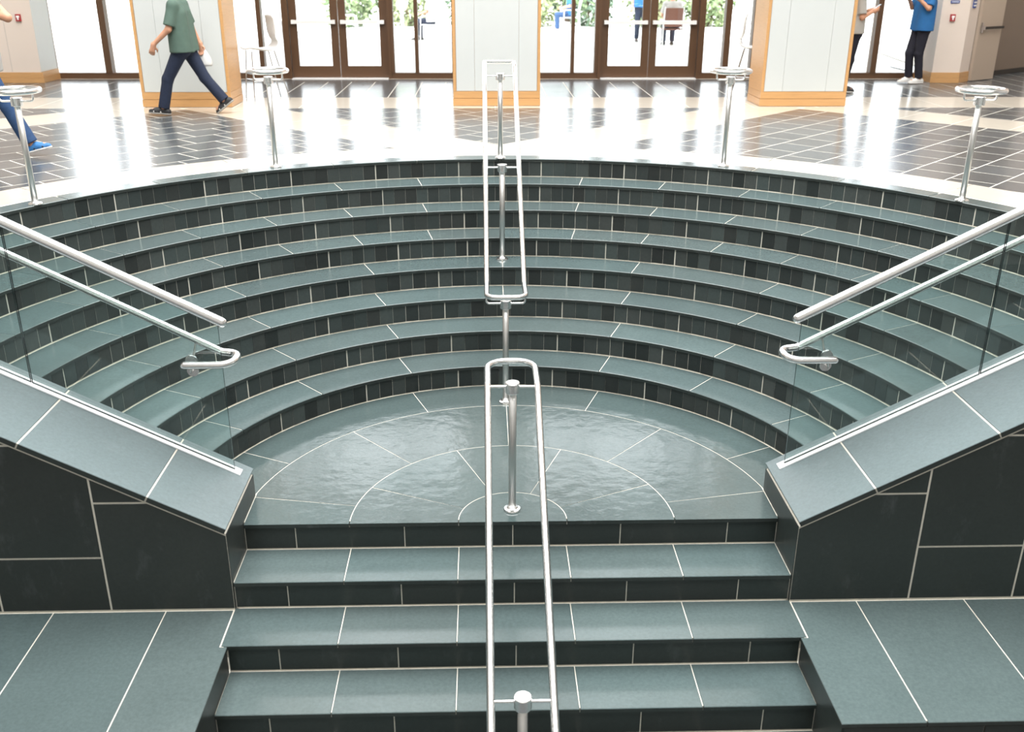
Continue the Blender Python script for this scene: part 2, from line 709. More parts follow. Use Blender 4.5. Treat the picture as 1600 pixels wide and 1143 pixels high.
def landing_piece(r0, r1, a, b):
    ga, gb = math.degrees(G2 / max(r1, 0.2)), math.degrees(G2 / max(r1, 0.2))
    p = sector(r0, r1, a + ga, b - gb, 2.0, YC)
    p = clip(p, 0, -1, OV)            # y >= -OV
    if r1 > 1.6:
        p = clip(p, 0, -1, -0.334)
    else:
        p = clip(p, 1, 0, W - 0.004)
        p = clip(p, -1, 0, W - 0.004)
    return p


rings = [(0.0, 0.305, [-95, 95]), (0.305, 0.915, [-98, -65.2, -21.4, 21.4, 65.2, 98]),
         (0.915, 1.54, [-97, -79.3, -42.2, 0, 42.2, 79.3, 97]), (1.54, R0, [-90, -63.2, -20.9, 20.9, 63.2, 90])]
for r0, r1, js in rings:
    for a, b in zip(js[:-1], js[1:]):
        ri = r0 + G2 if r0 > 0 else 0
        if r0 == 0:
            p = sector(0, r1 - G2, -90, 90, 3, YC)[:-1]
            p = [(r1 - G2, -OV), *p[::-1], (-(r1 - G2), -OV)]
        else:
            p = landing_piece(ri, r1 - (G2 if r1 < 1.8 else 0.004), a, b)
        prism('landing_slab', p, -TH, 0.0, 'slate_landing', land, ch=0.001, edge='slate_panel_shaded')

# ------------------------------------------------------------------ straight flight
for k in range(1, 8):
    yt, yn = -(k - 1) * DS, -k * DS
    z1, zt = -(k - 1) * H, -k * H
    hw = W - 0.003 if k <= 2 else 1.482
    hr = W - 0.003 if k <= 2 else 1.480
    core = MB().box(-hr - 0.001, hr + 0.001, yn + 0.003, yt + 0.003, zt - 0.08, zt - 0.0035)
    core.box(-hr - 0.001, hr + 0.001, yt + 0.0025, yt + 0.05, zt - 0.02, z1 - TH - 0.0005)
    st = core.obj('straight_step', 'grout')
    nm = ['', 'first', 'second', 'third', 'fourth', 'fifth', 'sixth', 'seventh'][k]
    tag(st, '%s straight slate step below the landing' % nm, 'step', 'straight steps', 'structure')
    js = [-hw if k != 2 else -1.511, -1.5 * TS, -0.5 * TS, 0.5 * TS, 1.5 * TS, hw if k != 2 else 1.511]
    for a, b in zip(js[:-1], js[1:]):
        prism('tread_slab', [(a + 0.0024, yn - OV), (b - 0.0024, yn - OV), (b - 0.0024, yt - 0.005), (a + 0.0024, yt - 0.005)], zt - TH, zt, 'slate_tread', st, ch=0.003, edge='slate_panel_shaded')
    js = [-hr, -2 * TS, -TS, 0, TS, 2 * TS, hr]
    for a, b in zip(js[:-1], js[1:]):
        v, f = prism_data([(a + 0.003, zt + 0.005), (b - 0.003, zt + 0.005), (b - 0.003, z1 - TH - 0.006), (a + 0.003, z1 - TH - 0.006)], -0.012, 0, 0.0012, O=(0, yt, 0), U=(1, 0, 0), V=(0, 0, 1), Nn=(0, -1, 0))
        link('riser_tile', mesh_from('riser_tile', v, f, 'slate_panel_shaded'), st)

LF = -8 * H + 0.02
o = MB().box(-12, 12, -9, -7 * DS + 0.01, LF - 0.2, -7 * H - H).box(-12, 12, -7 * DS, -0.2, LF - 0.2, -7 * H - H - 0.001).obj('floor_lower', 'slate_floor')
tag(o, 'dark slate floor at the foot of the straight steps', 'floor', None, 'structure')
LF = -8 * H

# ------------------------------------------------------------------ cheek walls, copings, platforms
SL = 0.525
CA = math.atan(SL)
XE = W + (ZT + 0.002 - 0.175) / SL  # where the sloping coping meets the upper floor
XW = 12.0                         # the cheek walls run on to the side walls of the hall


def cop_z(x):
    return 0.175 + SL * (min(x, XE) - W)


for s in (-1, 1):
    side = 'left' if s < 0 else 'right'
    xs = lambda x: s * x
    # body
    body = MB()
    bt = 0.036
    prof = [(W + 0.003, -0.40), (XW, -0.40), (XW, cop_z(XE) - bt), (XE, cop_z(XE) - bt), (W + 0.003, cop_z(W + 0.003) - bt)]
    v, f = prism_data(prof, -0.328, 0.312, 0, U=(s, 0, 0), V=(0, 0, 1), Nn=(0, 1, 0))
    body.add(v, f)
    wl = body.obj('wall_stair_' + side, 'grout')
    tag(wl, 'dark slate clad cheek wall with sloping coping on the %s of the steps' % side, 'wall', None, 'structure')
    # coping slabs
    co, si = math.cos(CA), math.sin(CA)
    js = [W - 0.004, 1.88, 2.475, 3.07, XE + 0.002]
    prism('mortar_bed', [(0.004 / co, -0.332), ((XE - W) / co, -0.332), ((XE - W) / co, 0.326), (0.004 / co, 0.326)], -0.029, -0.003, 'grout', wl, O=(s * W, 0, 0.175), U=(s * co, 0, si), V=(0, 1, 0), Nn=(-s * si, 0, co))
    for i, (a, b) in enumerate(zip(js[:-1], js[1:])):
        ga = 0.0 if i == 0 else 0.004
        p = [((a + ga - W) / co, -0.336), ((b - 0.004 - W) / co, -0.336), ((b - 0.004 - W) / co, 0.330), ((a + ga - W) / co, 0.330)]
        prism('coping_slab', p, -0.030, 0.0, 'slate_coping', wl, ch=0.003, edge='slate_panel_shaded', O=(s * W, 0, 0.175), U=(s * co, 0, si), V=(0, 1, 0), Nn=(-s * si, 0, co))
    # level coping along the edge of the upper floor
    zf = ZT + 0.002
    jf = [XE] + [XE + 0.45 + 0.61 * i for i in range(13)] + [XW]
    prism('mortar_bed', [(s * XE, -0.332), (s * XW, -0.332), (s * XW, 0.326), (s * XE, 0.326)], zf - 0.029, zf - 0.003, 'grout', wl)
    for a, b in zip(jf[:-1], jf[1:]):
        prism('coping_slab', [(s * (a + 0.003), -0.336), (s * (b - 0.003), -0.336), (s * (b - 0.003), 0.331), (s * (a + 0.003), 0.331)], zf - 0.030, zf, 'slate_coping', wl, ch=0.003, edge='slate_panel_shaded')
    # front panels
    cols = [(W, 2.165, [-0.327, 0.334, 1.0]), (2.165, 2.742, [-0.327, 0.006, 0.668, 1.3])]
    ca_ = 2.742
    while ca_ < XW - 0.05:
        cb_ = min(ca_ + 0.615, XW)
        cols.append((ca_, cb_, [-0.327, 0.334, 1.0, 1.6] if len(cols) % 2 == 0 else [-0.327, 0.006, 0.668, 1.3]))
        ca_ = cb_
    for a, b, zs in cols:
        for z0, z1 in zip(zs[:-1], zs[1:]):
            g = 0.0055
            a0 = a + (0.004 if a == W else g)
            p = [(a0, z0 + g), (b - g, z0 + g), (b - g, z1 - g), (a0, z1 - g)]
            p = clip(p, -SL, 1, 0.175 - SL * W - 0.036 - 0.013)
            p = clip(p, 0, 1, cop_z(XE) - 0.036 - 0.006)
            if len(p) < 3:
                continue
            p = clean(p)
            if len(p) < 3 or abs(poly_area(p)) < 0.002:
                continue
            prism('wall_panel', p, 0, 0.0125, 'slate_panel_shaded', wl, ch=0.0015, O=(0, -0.318, 0), U=(s, 0, 0), V=(0, 0, 1), Nn=(0, -1, 0))
    # end panel towards the steps
    p = [(-0.3255, -0.40), (0.322, -0.40), (0.322, 0.139), (-0.3255, 0.139)]
    prism('wall_panel', p, 0, 0.0125, 'slate_panel_shaded', wl, ch=0.0015, O=(s * (W + 0.0125), 0, 0), U=(0, 1, 0), V=(0, 0, 1), Nn=(-s, 0, 0))
    # side platform at the level of the second step
    zp = -2 * H
    pl = MB().box(min(s * 1.494, s * XW), max(s * 1.494, s * XW), -1.249, -0.30, LF, zp - 0.0035).obj('platform', 'grout')
    tag(pl, 'slate platform beside the straight steps in front of the %s cheek wall' % side, 'platform', 'stair platforms', 'structure')
    js = [1.478, 1.876, 2.474] + [3.07 + 0.596 * i for i in range(15)] + [XW]
    for i, (a, b) in enumerate(zip(js[:-1], js[1:])):
        a1, b1 = a + 0.003, b - 0.003
        if i == 0:
            p = [(1.516, -0.336), (b1, -0.336), (b1, -1.264), (1.476, -1.264), (1.476, -0.6415), (1.516, -0.6415)]
        else:
            p = [(a1, -0.336), (b1, -0.336), (b1, -1.264), (a1, -1.264)]
        p = [(s * x, y) for x, y in p]
        prism('platform_slab', p, zp - TH, zp, 'slate_tread', pl, ch=0.003, edge='slate_panel_shaded')
    prism('wall_panel', [(-1.252, LF), (-0.632, LF), (-0.632, zp - TH - 0.006), (-1.252, zp - TH - 0.006)], 0, 0.010, 'slate_panel_shaded', pl, ch=0.0015, O=(s * 1.494, 0, 0), U=(0, 1, 0), V=(0, 0, 1), Nn=(-s, 0, 0))
    js = [1.487] + [2.15 + 0.61 * i for i in range(16)] + [XW]
    for a, b in zip(js[:-1], js[1:]):
        prism('wall_panel', [(a + 0.004, LF), (b - 0.004, LF), (b - 0.004, zp - TH - 0.006), (a + 0.004, zp - TH - 0.006)], 0, 0.0115, 'slate_panel_shaded', pl, ch=0.0015, O=(0, -1.249, 0), U=(s, 0, 0), V=(0, 0, 1), Nn=(0, -1, 0))

    # ---------------- glass balustrade
    bal = empty('glass_balustrade', (s * W, 0.235, 0.175))
    tag(bal, 'frameless glass balustrade with steel rails on the %s sloping coping' % side, 'balustrade', 'glass balustrades')
    inv = Vector((-s * W, -0.235, -0.175))
    YG = 0.235
    fr = dict(O=Vector((s * W, YG, 0.175)) + inv, U=(s * co, 0, si), V=(0, 1, 0), Nn=(-s * si, 0, co))
    L1, L2 = (1.552 - W) / co, (XE - W) / co
    ch = MB()
    for y0, y1, w1 in ((-0.038, -0.0075, 0.006), (0.0075, 0.026, 0.006), (-0.0075, 0.0075, 0.001)):
        v, f = prism_data([(L1, y0), (L2, y0), (L2, y1), (L1, y1)], 0.0, w1, 0, **fr)
        ch.add(v, f)
    v, f = prism_data([(L1 - 0.004, -0.038), (L1, -0.038), (L1, 0.026), (L1 - 0.004, 0.026)], 0.0, 0.006, 0, **fr)
    ch.add(v, f)
    XR = 5.70
    for y0, y1, w1 in ((-0.038, -0.0075, 0.006), (0.0075, 0.026, 0.006), (-0.0075, 0.0075, 0.001)):
        xa, xb = sorted((s * XE, s * XR))
        ch.box(xa + inv.x, xb + inv.x, y0, y1, zf + inv.z, zf + w1 + inv.z)
    ch.obj('base_channel', 'aluminium', bal)
    zr = 0.905                    # top rail above the coping
    xg = [1.583, 2.628, 3.680, 4.70]
    for a, b in zip(xg, xg[1:] + [XR - 0.02]):
        a += 0.004 if a > 1.6 else 0
        b -= 0.004
        zt_ = lambda x: cop_z(x) + zr - 0.006
        mid = [XE] if a < XE < b else []
        q = [(x, cop_z(x) + 0.004) for x in [a] + mid + [b]] + [(x, zt_(x)) for x in [b] + mid + [a]]
        v, f = prism_data(q, -0.006, 0.006, 0, O=inv + Vector((0, YG, 0)), U=(s, 0, 0), V=(0, 0, 1), Nn=(0, 1, 0))
        me = mesh_from('glass_panel', v, f, 'rail_glass', mats=['rail_glass', 'glass_edge'], midx=[0, 0] + [1] * (len(f) - 2))
        link('glass_panel', me, bal)['label'] = 'clear greenish glass pane'
    tp = fillet([(s * 1.560, YG, cop_z(1.560) + zr), (s * XE, YG, cop_z(XE) + zr), (s * XR, YG, cop_z(XR) + zr)], 0.12, False, 8)
    tube('top_rail', [Vector(p) + inv for p in tp], 0.0275, 'steel', bal, res=18)
    # second rail behind the glass, wrapping round the end of it
    yb, yf = YG + 0.078, YG - 0.078
    zc = lambda x: 0.921 + 0.528 * (x - 1.62)
    path = [(s * XR, yb, zc(XE)), (s * XE, yb, zc(XE)), (s * 1.60, yb, zc(1.60)), (s * 1.508, yb, 0.900), (s * 1.508, yf, 0.895), (s * 1.765, yf, 0.893)]
    pf = fillet(path, [0, 0.1, 0.05, 0.075, 0.075, 0], False, 10)
    hr_ = tube('handrail', [p + inv for p in pf], 0.0205, 'steel', bal, res=16)
    for xd, zd, yd, sgn in ((1.752, 0.885, YG + 0.006, 1), (1.742, 0.836, YG - 0.006, -1)):
        v, f = lathe_data([(0.0, 0), (0.030, 0), (0.033, 0.003), (0.033, 0.011), (0.031, 0.013), (0.0, 0.013)], res=22)
        v = [(x, sgn * z, y) for x, y, z in v]
        d = link('disc_fixing', mesh_from('disc_fixing', v, f, 'steel'), hr_, Vector((s * xd, yd, zd)) + inv)
        zr2 = (zc(xd - 0.02) if sgn > 0 else 0.893)
        pts = [(s * xd, yd + sgn * 0.01, zd), (s * xd, yd + sgn * 0.055, zd + 0.005), (s * (xd - 0.015), yd + sgn * 0.072, zr2 - 0.012)]
        tube('bracket', [Vector(p) + inv for p in fillet(pts, 0.02, False, 5)], 0.006, 'steel_post', hr_, res=8)
    for xd in (3.45, 5.0):
        zd = zc(min(xd, XE)) - 0.06
        v, f = lathe_data([(0.0, 0), (0.030, 0), (0.033, 0.003), (0.033, 0.011), (0.0, 0.013)], res=18)
        v = [(x, z, y) for x, y, z in v]
        link('disc_fixing', mesh_from('disc_fixing', v, f, 'steel'), hr_, Vector((s * xd, YG + 0.006, zd)) + inv)
        tube('bracket', [Vector(p) + inv for p in ((s * xd, YG + 0.012, zd), (s * xd, YG + 0.06, zd + 0.01), (s * xd, YG + 0.075, zd + 0.05))], 0.006, 'steel_post', hr_, res=8)

# ------------------------------------------------------------------ upper floor
floor = MB()
for i in range(-36, 36):
    a, b = i * 2.5, (i + 1) * 2.5
    for r0, r1 in ((4.20, 9.0), (9.0, 19.0)):
        p = sector(r0, r1, a, b, 2.5, YC)
        p = clip(clip(p, 0, 1, 10.9), 0, -1, -0.325)
        p = clip(clip(p, 1, 0, 12), -1, 0, 12)
        p = clean(p)
        if len(p) >= 3 and abs(poly_area(p)) > 1e-4:
            n = len(floor.v)
            floor.v += [(x, y, ZT - 0.0007) for x, y in p]
            floor.f.append(tuple(range(n, n + len(p))))
            floor.i.append(0)
for s in (-1, 1):
    x0, x1 = sorted((s * 4.25, s * 12))
    floor.box(x0, x1, 0.326, 0.42, ZT - 0.2, ZT - 0.0035)
x0 = 7.3
floor.add([(7.2, 10.85, ZT - 0.001), (12, 10.85, ZT - 0.001), (12, 16, ZT - 0.001), (8, 16, ZT - 0.001)], [(0, 1, 2, 3)])
fl = floor.obj('floor_upper', 'grout')
tag(fl, 'polished upper hall floor of dark tiles divided by cream stone bands', 'floor', None, 'structure')

# curved cream ring
for s_ in range(-9, 9):
    a, b = s_ * 10.5 + 5.25 - 5.25, (s_ + 1) * 10.5
    g = 0.035
    if abs(a) > 85 and abs(b) > 85:
        continue
    prism('ring_slab', clip(sector(4.256, 4.735, a + g, b - g, 1.75, YC), 0, -1, -0.334), ZT - 0.02, ZT + 0.001, 'cream_stone', fl, ch=0.0012)

S2 = math.sqrt(0.5)
TU, TV, TG = 0.405, 0.372, 0.011       # tile along the row, row width, joint


def to_xy(u, v):
    return ((u - v) * S2, (u + v) * S2)   # rows run along (1,1)


tile_list = []


def region_ok(p):
    p = clean(p)
    return p if len(p) >= 3 and abs(poly_area(p)) > 0.006 else None


for iv in range(-30, 46):
    v0 = iv * TV
    sh = (iv % 2) * TU / 2
    for iu in range(-22, 50):
        u0 = iu * TU + sh
        q = [to_xy(u0 + TG / 2, v0 + TG / 2), to_xy(u0 + TU - TG / 2, v0 + TG / 2), to_xy(u0 + TU - TG / 2, v0 + TV - TG / 2), to_xy(u0 + TG / 2, v0 + TV - TG / 2)]
        cx, cy_ = sum(a for a, _ in q) / 4, sum(b for _, b in q) / 4
        if abs(cx) > 12.1 or cy_ < 0.0 or cy_ > 8 or math.hypot(cx, cy_ - YC) < 4.55:
            continue
        q0 = q
        q = clip(q, 0, -1, -0.336)
        if len(q) < 3:
            continue
        # centre diamond
        p = clip(clip(clip(q, 1, -1, -4.83), -1, -1, -4.83), 0, 1, 7.50)
        p = region_ok(p)
        if p:
            tile_list.append((p, q0 if len(p) == 4 and abs(abs(poly_area(p)) - abs(poly_area(q0))) < 1e-6 else None))
        for s in (-1, 1):
            base = clip(clip(q, -s, 1, 3.66), 0, 1, 7.50)
            base = clip(base, -s, 0, 0)
            for sg, lim_ in ((1, 11.13), (-1, -12.27)):
                p = region_ok(clip(base, sg * s, sg, lim_)) if len(base) >= 3 else None
                if p:
                    tile_list.append((p, q0 if len(p) == 4 and abs(abs(poly_area(p)) - abs(poly_area(q0))) < 1e-6 else None))
# far axis-aligned tiles by the doors
TW, TL = 0.352, 0.62
for ix in range(-30, 34):
    for iy in range(0, 4 if ix < 20 else 8):
        y0 = 8.56 + iy * TL - (0.31 if ix % 2 else 0)
        p = [(ix * TW + 0.005, y0 + 0.003), ((ix + 1) * TW - 0.005, y0 + 0.003), ((ix + 1) * TW - 0.005, y0 + TL - 0.003), (ix * TW + 0.005, y0 + TL - 0.003)]
        p = region_ok(clip(clip(p, 0, -1, -8.56), 0, 1, 10.42 if ix < 20 else 13.0))
        if p:
            tile_list.append((p, None))


def shows(p):
    cx, cy_ = sum(a for a, _ in p) / len(p), sum(b for _, b in p) / len(p)
    d = math.hypot(cx - CAM.x, cy_ - CAM.y)
    vis = 1.0 if abs(cx + 0.15) < 0.56 * (cy_ + 4.7) + 0.4 else 0.05
    return abs(poly_area(p)) / d ** 3 * vis


tile_list.sort(key=lambda t: -shows(t[0]))
fv, ff = prism_data([(-(TU - TG) / 2, -(TV - TG) / 2), ((TU - TG) / 2, -(TV - TG) / 2), ((TU - TG) / 2, (TV - TG) / 2), (-(TU - TG) / 2, (TV - TG) / 2)], -0.012, 0.0, 0.0004)
full_tile = mesh_from('floor_tile', fv, ff, 'slate_floor')
rest = MB()
for n_, (p, q) in enumerate(tile_list):
    if n_ < 300:
        if q:
            cx, cy_ = sum(a for a, _ in q) / 4, sum(b for _, b in q) / 4
            link('floor_tile', full_tile, fl, (cx, cy_, ZT), math.pi / 4)
        else:
            prism('floor_tile', p, ZT - 0.012, ZT, 'slate_floor', fl, ch=0.0004)
    else:
        v, f = prism_data(p, ZT - 0.012, ZT, 0.0004)
        rest.add(v, f)
o = rest.obj('distant_floor_tiles', 'slate_floor', fl)
o['kind'] = 'stuff'

# cream bands
def band(poly):
    p = region_ok(poly)
    if p:
        prism('band_slab', inset(p, 0.003), ZT - 0.02, ZT, 'cream_stone', fl, ch=0.0004)


for s in (-1, 1):
    for i in range(0, 9):
        # from the ring up to the side pillars
        t0, t1 = 5.2 + i * 0.86, 5.2 + (i + 1) * 0.86
        p = [(-4, -4), (14, -4), (14, 14), (-4, 14)]
        p = clip(clip(clip(clip(p, -1, 1, 4.83), 1, -1, -3.66), 1, 1, t1), -1, -1, -t0)
        p = clip(p, 0, 1, 7.50)
        p = clip(p, -1, 0, 0)
        if len(p) >= 3:
            band([(s * x, y) for x, y in p])
        t0, t1 = 3.66 - i * 0.86, 3.66 - (i + 1) * 0.86
        p = [(-4, -4), (14, -4), (14, 14), (-4, 14)]
        p = clip(clip(clip(clip(p, 1, 1, 12.27), -1, -1, -11.13), -1, 1, t0), 1, -1, -t1)
        p = clip(clip(p, 0, 1, 7.50), 1, 0, 11)
        if len(p) >= 3:
            band([(s * x, y) for x, y in p])
for i in range(-13, 13):
    band([(i * 0.8, 7.50), ((i + 1) * 0.8, 7.50), ((i + 1) * 0.8, 8.56), (i * 0.8, 8.56)])
# centre: cream tip between the diamond and the ring
for s in (-1, 1):
    p = [(-4, -4), (14, -4), (14, 14), (-4, 14)]
    p = clip(clip(clip(clip(p, -1, 1, 4.83), 1, -1, -3.66), 1, 1, 5.2), -1, 0, 0)
    p = clip(p, -1, -1, -4.79)
    p = [(s * x, y) for x, y in p]
    band(p)
th = MB()
th.box(-6.6, 6.6, 10.425, 10.83, ZT - 0.02, ZT + 0.0)
o = th.obj('threshold_strip', 'slate_floor', fl)

# ------------------------------------------------------------------ handrails in the middle of the stairs
PR = 0.0215


def post(parent, x, y, z0, ztop, arms=None, w=0.136, arm_up=0.0, ang=0.0):
    """a steel post with base flange, cap and arms that hold the rail"""
    p = lathe('post', [(PR, 0.0), (PR, ztop - z0 - 0.03)], 'steel_post', parent, (x, y, z0), 18, True)
    lathe('base_flange', [(0.049, 0.0), (0.049, 0.006), (0.046, 0.012), (0.032, 0.015), (0.026, 0.02), (0.024, 0.022)], 'steel', p, (0, 0, 0), 22)
    hc = ztop - z0
    lathe('post_cap', [(0.037, hc - 0.06), (0.039, hc - 0.057), (0.039, hc - 0.003), (0.036, hc), (0.0, hc)], 'steel', p, (0, 0, 0), 24)
    ca, sa = math.cos(ang), math.sin(ang)
    za = hc - 0.026
    for sg in (-1, 1):
        if arm_up <= 0:
            pts = [(sg * 0.03, 0, za), (sg * (w - 0.008), 0, za)]
        else:
            pts = fillet([(sg * 0.03, 0, za), (sg * w, 0, za), (sg * w, 0, za + arm_up)], 0.022, False, 6)
        pts = [(a[0] * ca - a[1] * sa, a[0] * sa + a[1] * ca, a[2]) for a in pts]
        tube('arm', pts, 0.0075, 'steel', p, res=10)
    return p


def handrail(name, label, org, loop, rads, posts, w):
    t = empty(name, org)
    tag(t, label, 'handrail', 'looped handrails in the middle of the stairs')
    inv = -Vector(org)
    pts = fillet(loop, rads, True, 10)
    tube('rail_loop', [p + inv for p in pts], 0.0185, 'steel', t, closed=True, res=16)
    for (x, y, z0, zt, up) in posts:
        post(t, x + inv.x, y + inv.y, z0 + inv.z, zt + inv.z, w=w, arm_up=up)
    return t


w = 0.136
zt = 0.772
yk = 0.13
sl = H / DS
ye = -2.20
zb = zt - sl * (yk - ye)
handrail('handrail', 'steel looped handrail over the straight steps in the foreground', (0, 0.12, 0),
         [(-w, 0.485, zt), (w, 0.485, zt), (w, yk, zt), (w, ye, zb), (w, ye - 0.3, zb), (-w, ye - 0.3, zb), (-w, ye, zb), (-w, yk, zt)],
         [0.115, 0.115, 0.10, 0.10, 0.1, 0.1, 0.10, 0.10],
         [(0, 0.12, 0.0, 0.795, 0), (0.002, -1.41, -5 * H, -0.012, 0)], w)
w = 0.133
zl, y1 = 0.803, 1.87
sc_ = (2.006 - 1.417) / (4.119 - 3.057)
slc = (2.006 - zl) / (4.119 - y1)
yu = 4.26
zu = zl + slc * (yu - y1)
handrail('handrail', 'steel looped handrail climbing the centre of the curved steps', (0.004, 4.119, ZT),
         [(-w, 4.52, zu), (w, 4.52, zu), (w, yu, zu), (w, y1, zl), (w, 1.555, zl), (-w, 1.555, zl), (-w, y1, zl), (-w, yu, zu)],
         [0.035, 0.035, 0.08, 0.08, 0.07, 0.07, 0.08, 0.08],
         [(0.004, 4.119, ZT, 2.022, 0), (0.0, 3.057, 4 * HC, 1.425, 0), (-0.004, 1.61, 0.0, 0.770, 0.055)], w)

# short ring-topped posts along the rim
for x, y, lab in ((-3.393, 2.325, 'outer left'), (-1.934, 3.715, 'inner left'), (1.936, 3.70, 'inner right'), (3.40, 2.322, 'outer right')):
    t = empty('ring_post', (x, y, ZT))
    tag(t, 'steel post with a round ring handle on the rim, the %s of four' % lab, 'post', 'ring posts on the rim')
    post(t, 0, 0, 0, 0.752, w=0.118, arm_up=0.055)
    pts = [(0.158 * math.cos(a), 0.158 * math.sin(a), 0.797) for a in np.linspace(0, 2 * math.pi, 41)[:-1]]
    tube('ring_handle', pts, 0.0185, 'steel', t, closed=True, res=12)

# ------------------------------------------------------------------ pillars
HT = 11.9
for cx, yf, lab in ((0.022, 7.70, 'centre'), (-3.765, 7.60, 'left'), (3.835, 7.63, 'right')):
    t = empty('pillar', (cx, yf, ZT))
    tag(t, 'square white panelled pillar with beech edges, the %s one of three' % lab, 'pillar', 'white pillars in the upper hall')
    hw, dp = 0.537, 0.60
    MB().box(-hw + 0.02, hw - 0.02, 0.02, dp - 0.02, 0, HT - ZT).obj('core', 'beech', t)
    # plinth in two boards
    MB().box(-hw - 0.004, hw + 0.004, -0.004, dp + 0.004, 0.004, 0.090).obj('plinth_board', 'beech', t)
    MB().box(-hw, hw, 0.0, dp, 0.094, 0.176).obj('plinth_board', 'beech', t)
    for sx in (-1, 1):
        a, b = sorted((sx * (hw - 0.036), sx * hw))
        MB().box(a, b, 0.0, 0.03, 0.178, HT - ZT).obj('edge_board', 'beech', t)
        a, b = sorted((sx * (hw - 0.01), sx * hw))
        for z0, z1 in ((0.178, 2.4), (2.404, 4.6), (4.604, 7.6), (7.604, HT - ZT)):
            MB().box(a, b, 0.032, dp, z0, z1).obj('side_board', 'beech', t)
    for a, b in ((-hw + 0.040, -0.272), (-0.2695, 0.2695), (0.272, hw - 0.040)):
        MB().box(a, b, 0.006, 0.022, 0.180, HT - ZT).obj('white_panel', 'white_panel', t)

# ------------------------------------------------------------------ facade of windows and doors
YF = 10.95
FT = 11.2                         # head of the glazing
fac = MB().box(-12, 12, YF - 0.05, YF + 0.25, FT, 12.2).obj('wall_front', 'wall_paint')
tag(fac, 'plain wall above the tall glazing at the back of the hall', 'wall', None, 'structure')
wn = 0


def glazing(x0, x1, mull, label):
    """bronze window bay: sill, head, mullions, panes"""
    global wn
    wn += 1
    t = empty('window_%d' % wn, ((x0 + x1) / 2, YF, ZT))
    tag(t, label, 'window', None, 'structure')
    ox = (x0 + x1) / 2
    MB().box(x0 - ox, x1 - ox, -0.07, 0.07, 0.0, 0.088).obj('sill_rail', 'bronze_frame', t)
    MB().box(x0 - ox, x1 - ox, -0.07, 0.07, FT - ZT - 0.09, FT - ZT).obj('head_rail', 'bronze_frame', t)
    MB().box(x0 - ox, x1 - ox, -0.05, 0.05, 2.30, 2.38).obj('transom', 'bronze_frame', t)
    MB().box(x0 - ox, x1 - ox, -0.05, 0.05, 6.0, 6.08).obj('transom', 'bronze_frame', t)
    MB().box(x0 - ox, x1 - ox, -0.04, 0.06, 4.75, 6.0).obj('spandrel_panel', 'bronze_frame', t)
    ed = sorted([(x0, x0 + 0.05)] + mull + [(x1 - 0.05, x1)])
    for a, b in ed:
        MB().box(a - ox, b - ox, -0.08, 0.075, 0.088, FT - ZT - 0.09).obj('mullion', 'bronze_frame', t)
    for (a, b), (c, d) in zip(ed[:-1], ed[1:]):
        for z0, z1 in ((0.088, 2.30), (2.38, 4.75), (6.08, FT - ZT - 0.09)):
            MB().box(b - ox, c - ox, -0.004, 0.004, z0, z1).obj('pane', 'window_glass', t)
    return t


glazing(-6.72, -4.66, [(-5.90, -5.80)], 'bronze window bay behind the left pillar beside the cream wall')
glazing(-4.66, -3.12, [(-3.98, -3.90), (-3.55, -3.48)], 'bronze window bay between left pillar and left doors')
glazing(-1.55, 1.62, [(-1.185, -1.13), (-0.62, -0.56), (0.0, 0.06), (0.66, 0.72), (1.205, 1.26)], 'bronze window bay behind the centre pillar')
glazing(3.20, 4.90, [(3.56, 3.65), (3.99, 4.07)], 'bronze window bay between right doors and right pillar')
glazing(4.90, 6.86, [(5.885, 5.975)], 'bronze window bay right of the right pillar')

for dn, (x0, x1, lab) in enumerate(((-3.12, -1.55, 'left'), (1.62, 3.20, 'right'))):
    t = empty('door_%d' % (dn + 1), ((x0 + x1) / 2, YF, ZT))
    tag(t, 'pair of glazed bronze entrance doors with push bars, the %s pair' % lab, 'door', None, 'structure')
    hw = (x1 - x0) / 2
    for sg in (-1, 1):
        a, b = sorted((sg * hw, sg * (hw - 0.045)))
        MB().box(a, b, -0.09, 0.09, 0, FT - ZT).obj('jamb', 'bronze_frame', t)
    MB().box(-hw + 0.045, hw - 0.045, -0.09, 0.09, 2.30, 2.40).obj('transom', 'bronze_frame', t)
    MB().box(-hw + 0.045, hw - 0.045, -0.09, 0.09, FT - ZT - 0.09, FT - ZT).obj('head_rail', 'bronze_frame', t)
    MB().box(-hw + 0.045, hw - 0.045, -0.04, 0.06, 4.75, 6.0).obj('spandrel_panel', 'bronze_frame', t)
    for z0, z1 in ((2.40, 4.75), (6.0, FT - ZT - 0.09)):
        MB().box(-hw + 0.045, hw - 0.045, -0.004, 0.004, z0, z1).obj('pane', 'window_glass', t)
    MB().box(-hw + 0.05, hw - 0.05, -0.16, 0.05, 0.0, 0.012).obj('sill_plate', 'aluminium', t)
    for sg in (-1, 1):
        a, b = sorted((sg * 0.004, sg * (hw - 0.05)))
        lf = MB()
        st = 0.112
        lf.box(a, a + st, -0.025, 0.025, 0.016, 2.29)
        lf.box(b - st, b, -0.025, 0.025, 0.016, 2.29)
        lf.box(a + st, b - st, -0.025, 0.025, 0.016, 0.185)
        lf.box(a + st, b - st, -0.025, 0.025, 2.18, 2.29)
        leaf = lf.obj('door_leaf', 'bronze_frame', t)
        MB().box(a + st, b - st, -0.004, 0.004, 0.185, 2.18).obj('pane', 'window_glass', leaf)
        MB().box(a + 0.035, b - 0.035, -0.085, -0.045, 0.80, 0.852).obj('push_bar', 'aluminium', leaf)
        for xx in (a + 0.035, b - 0.085):
            MB().box(xx, xx + 0.05, -0.046, -0.024, 0.795, 0.857).obj('bar_bracket', 'steel_post', leaf)

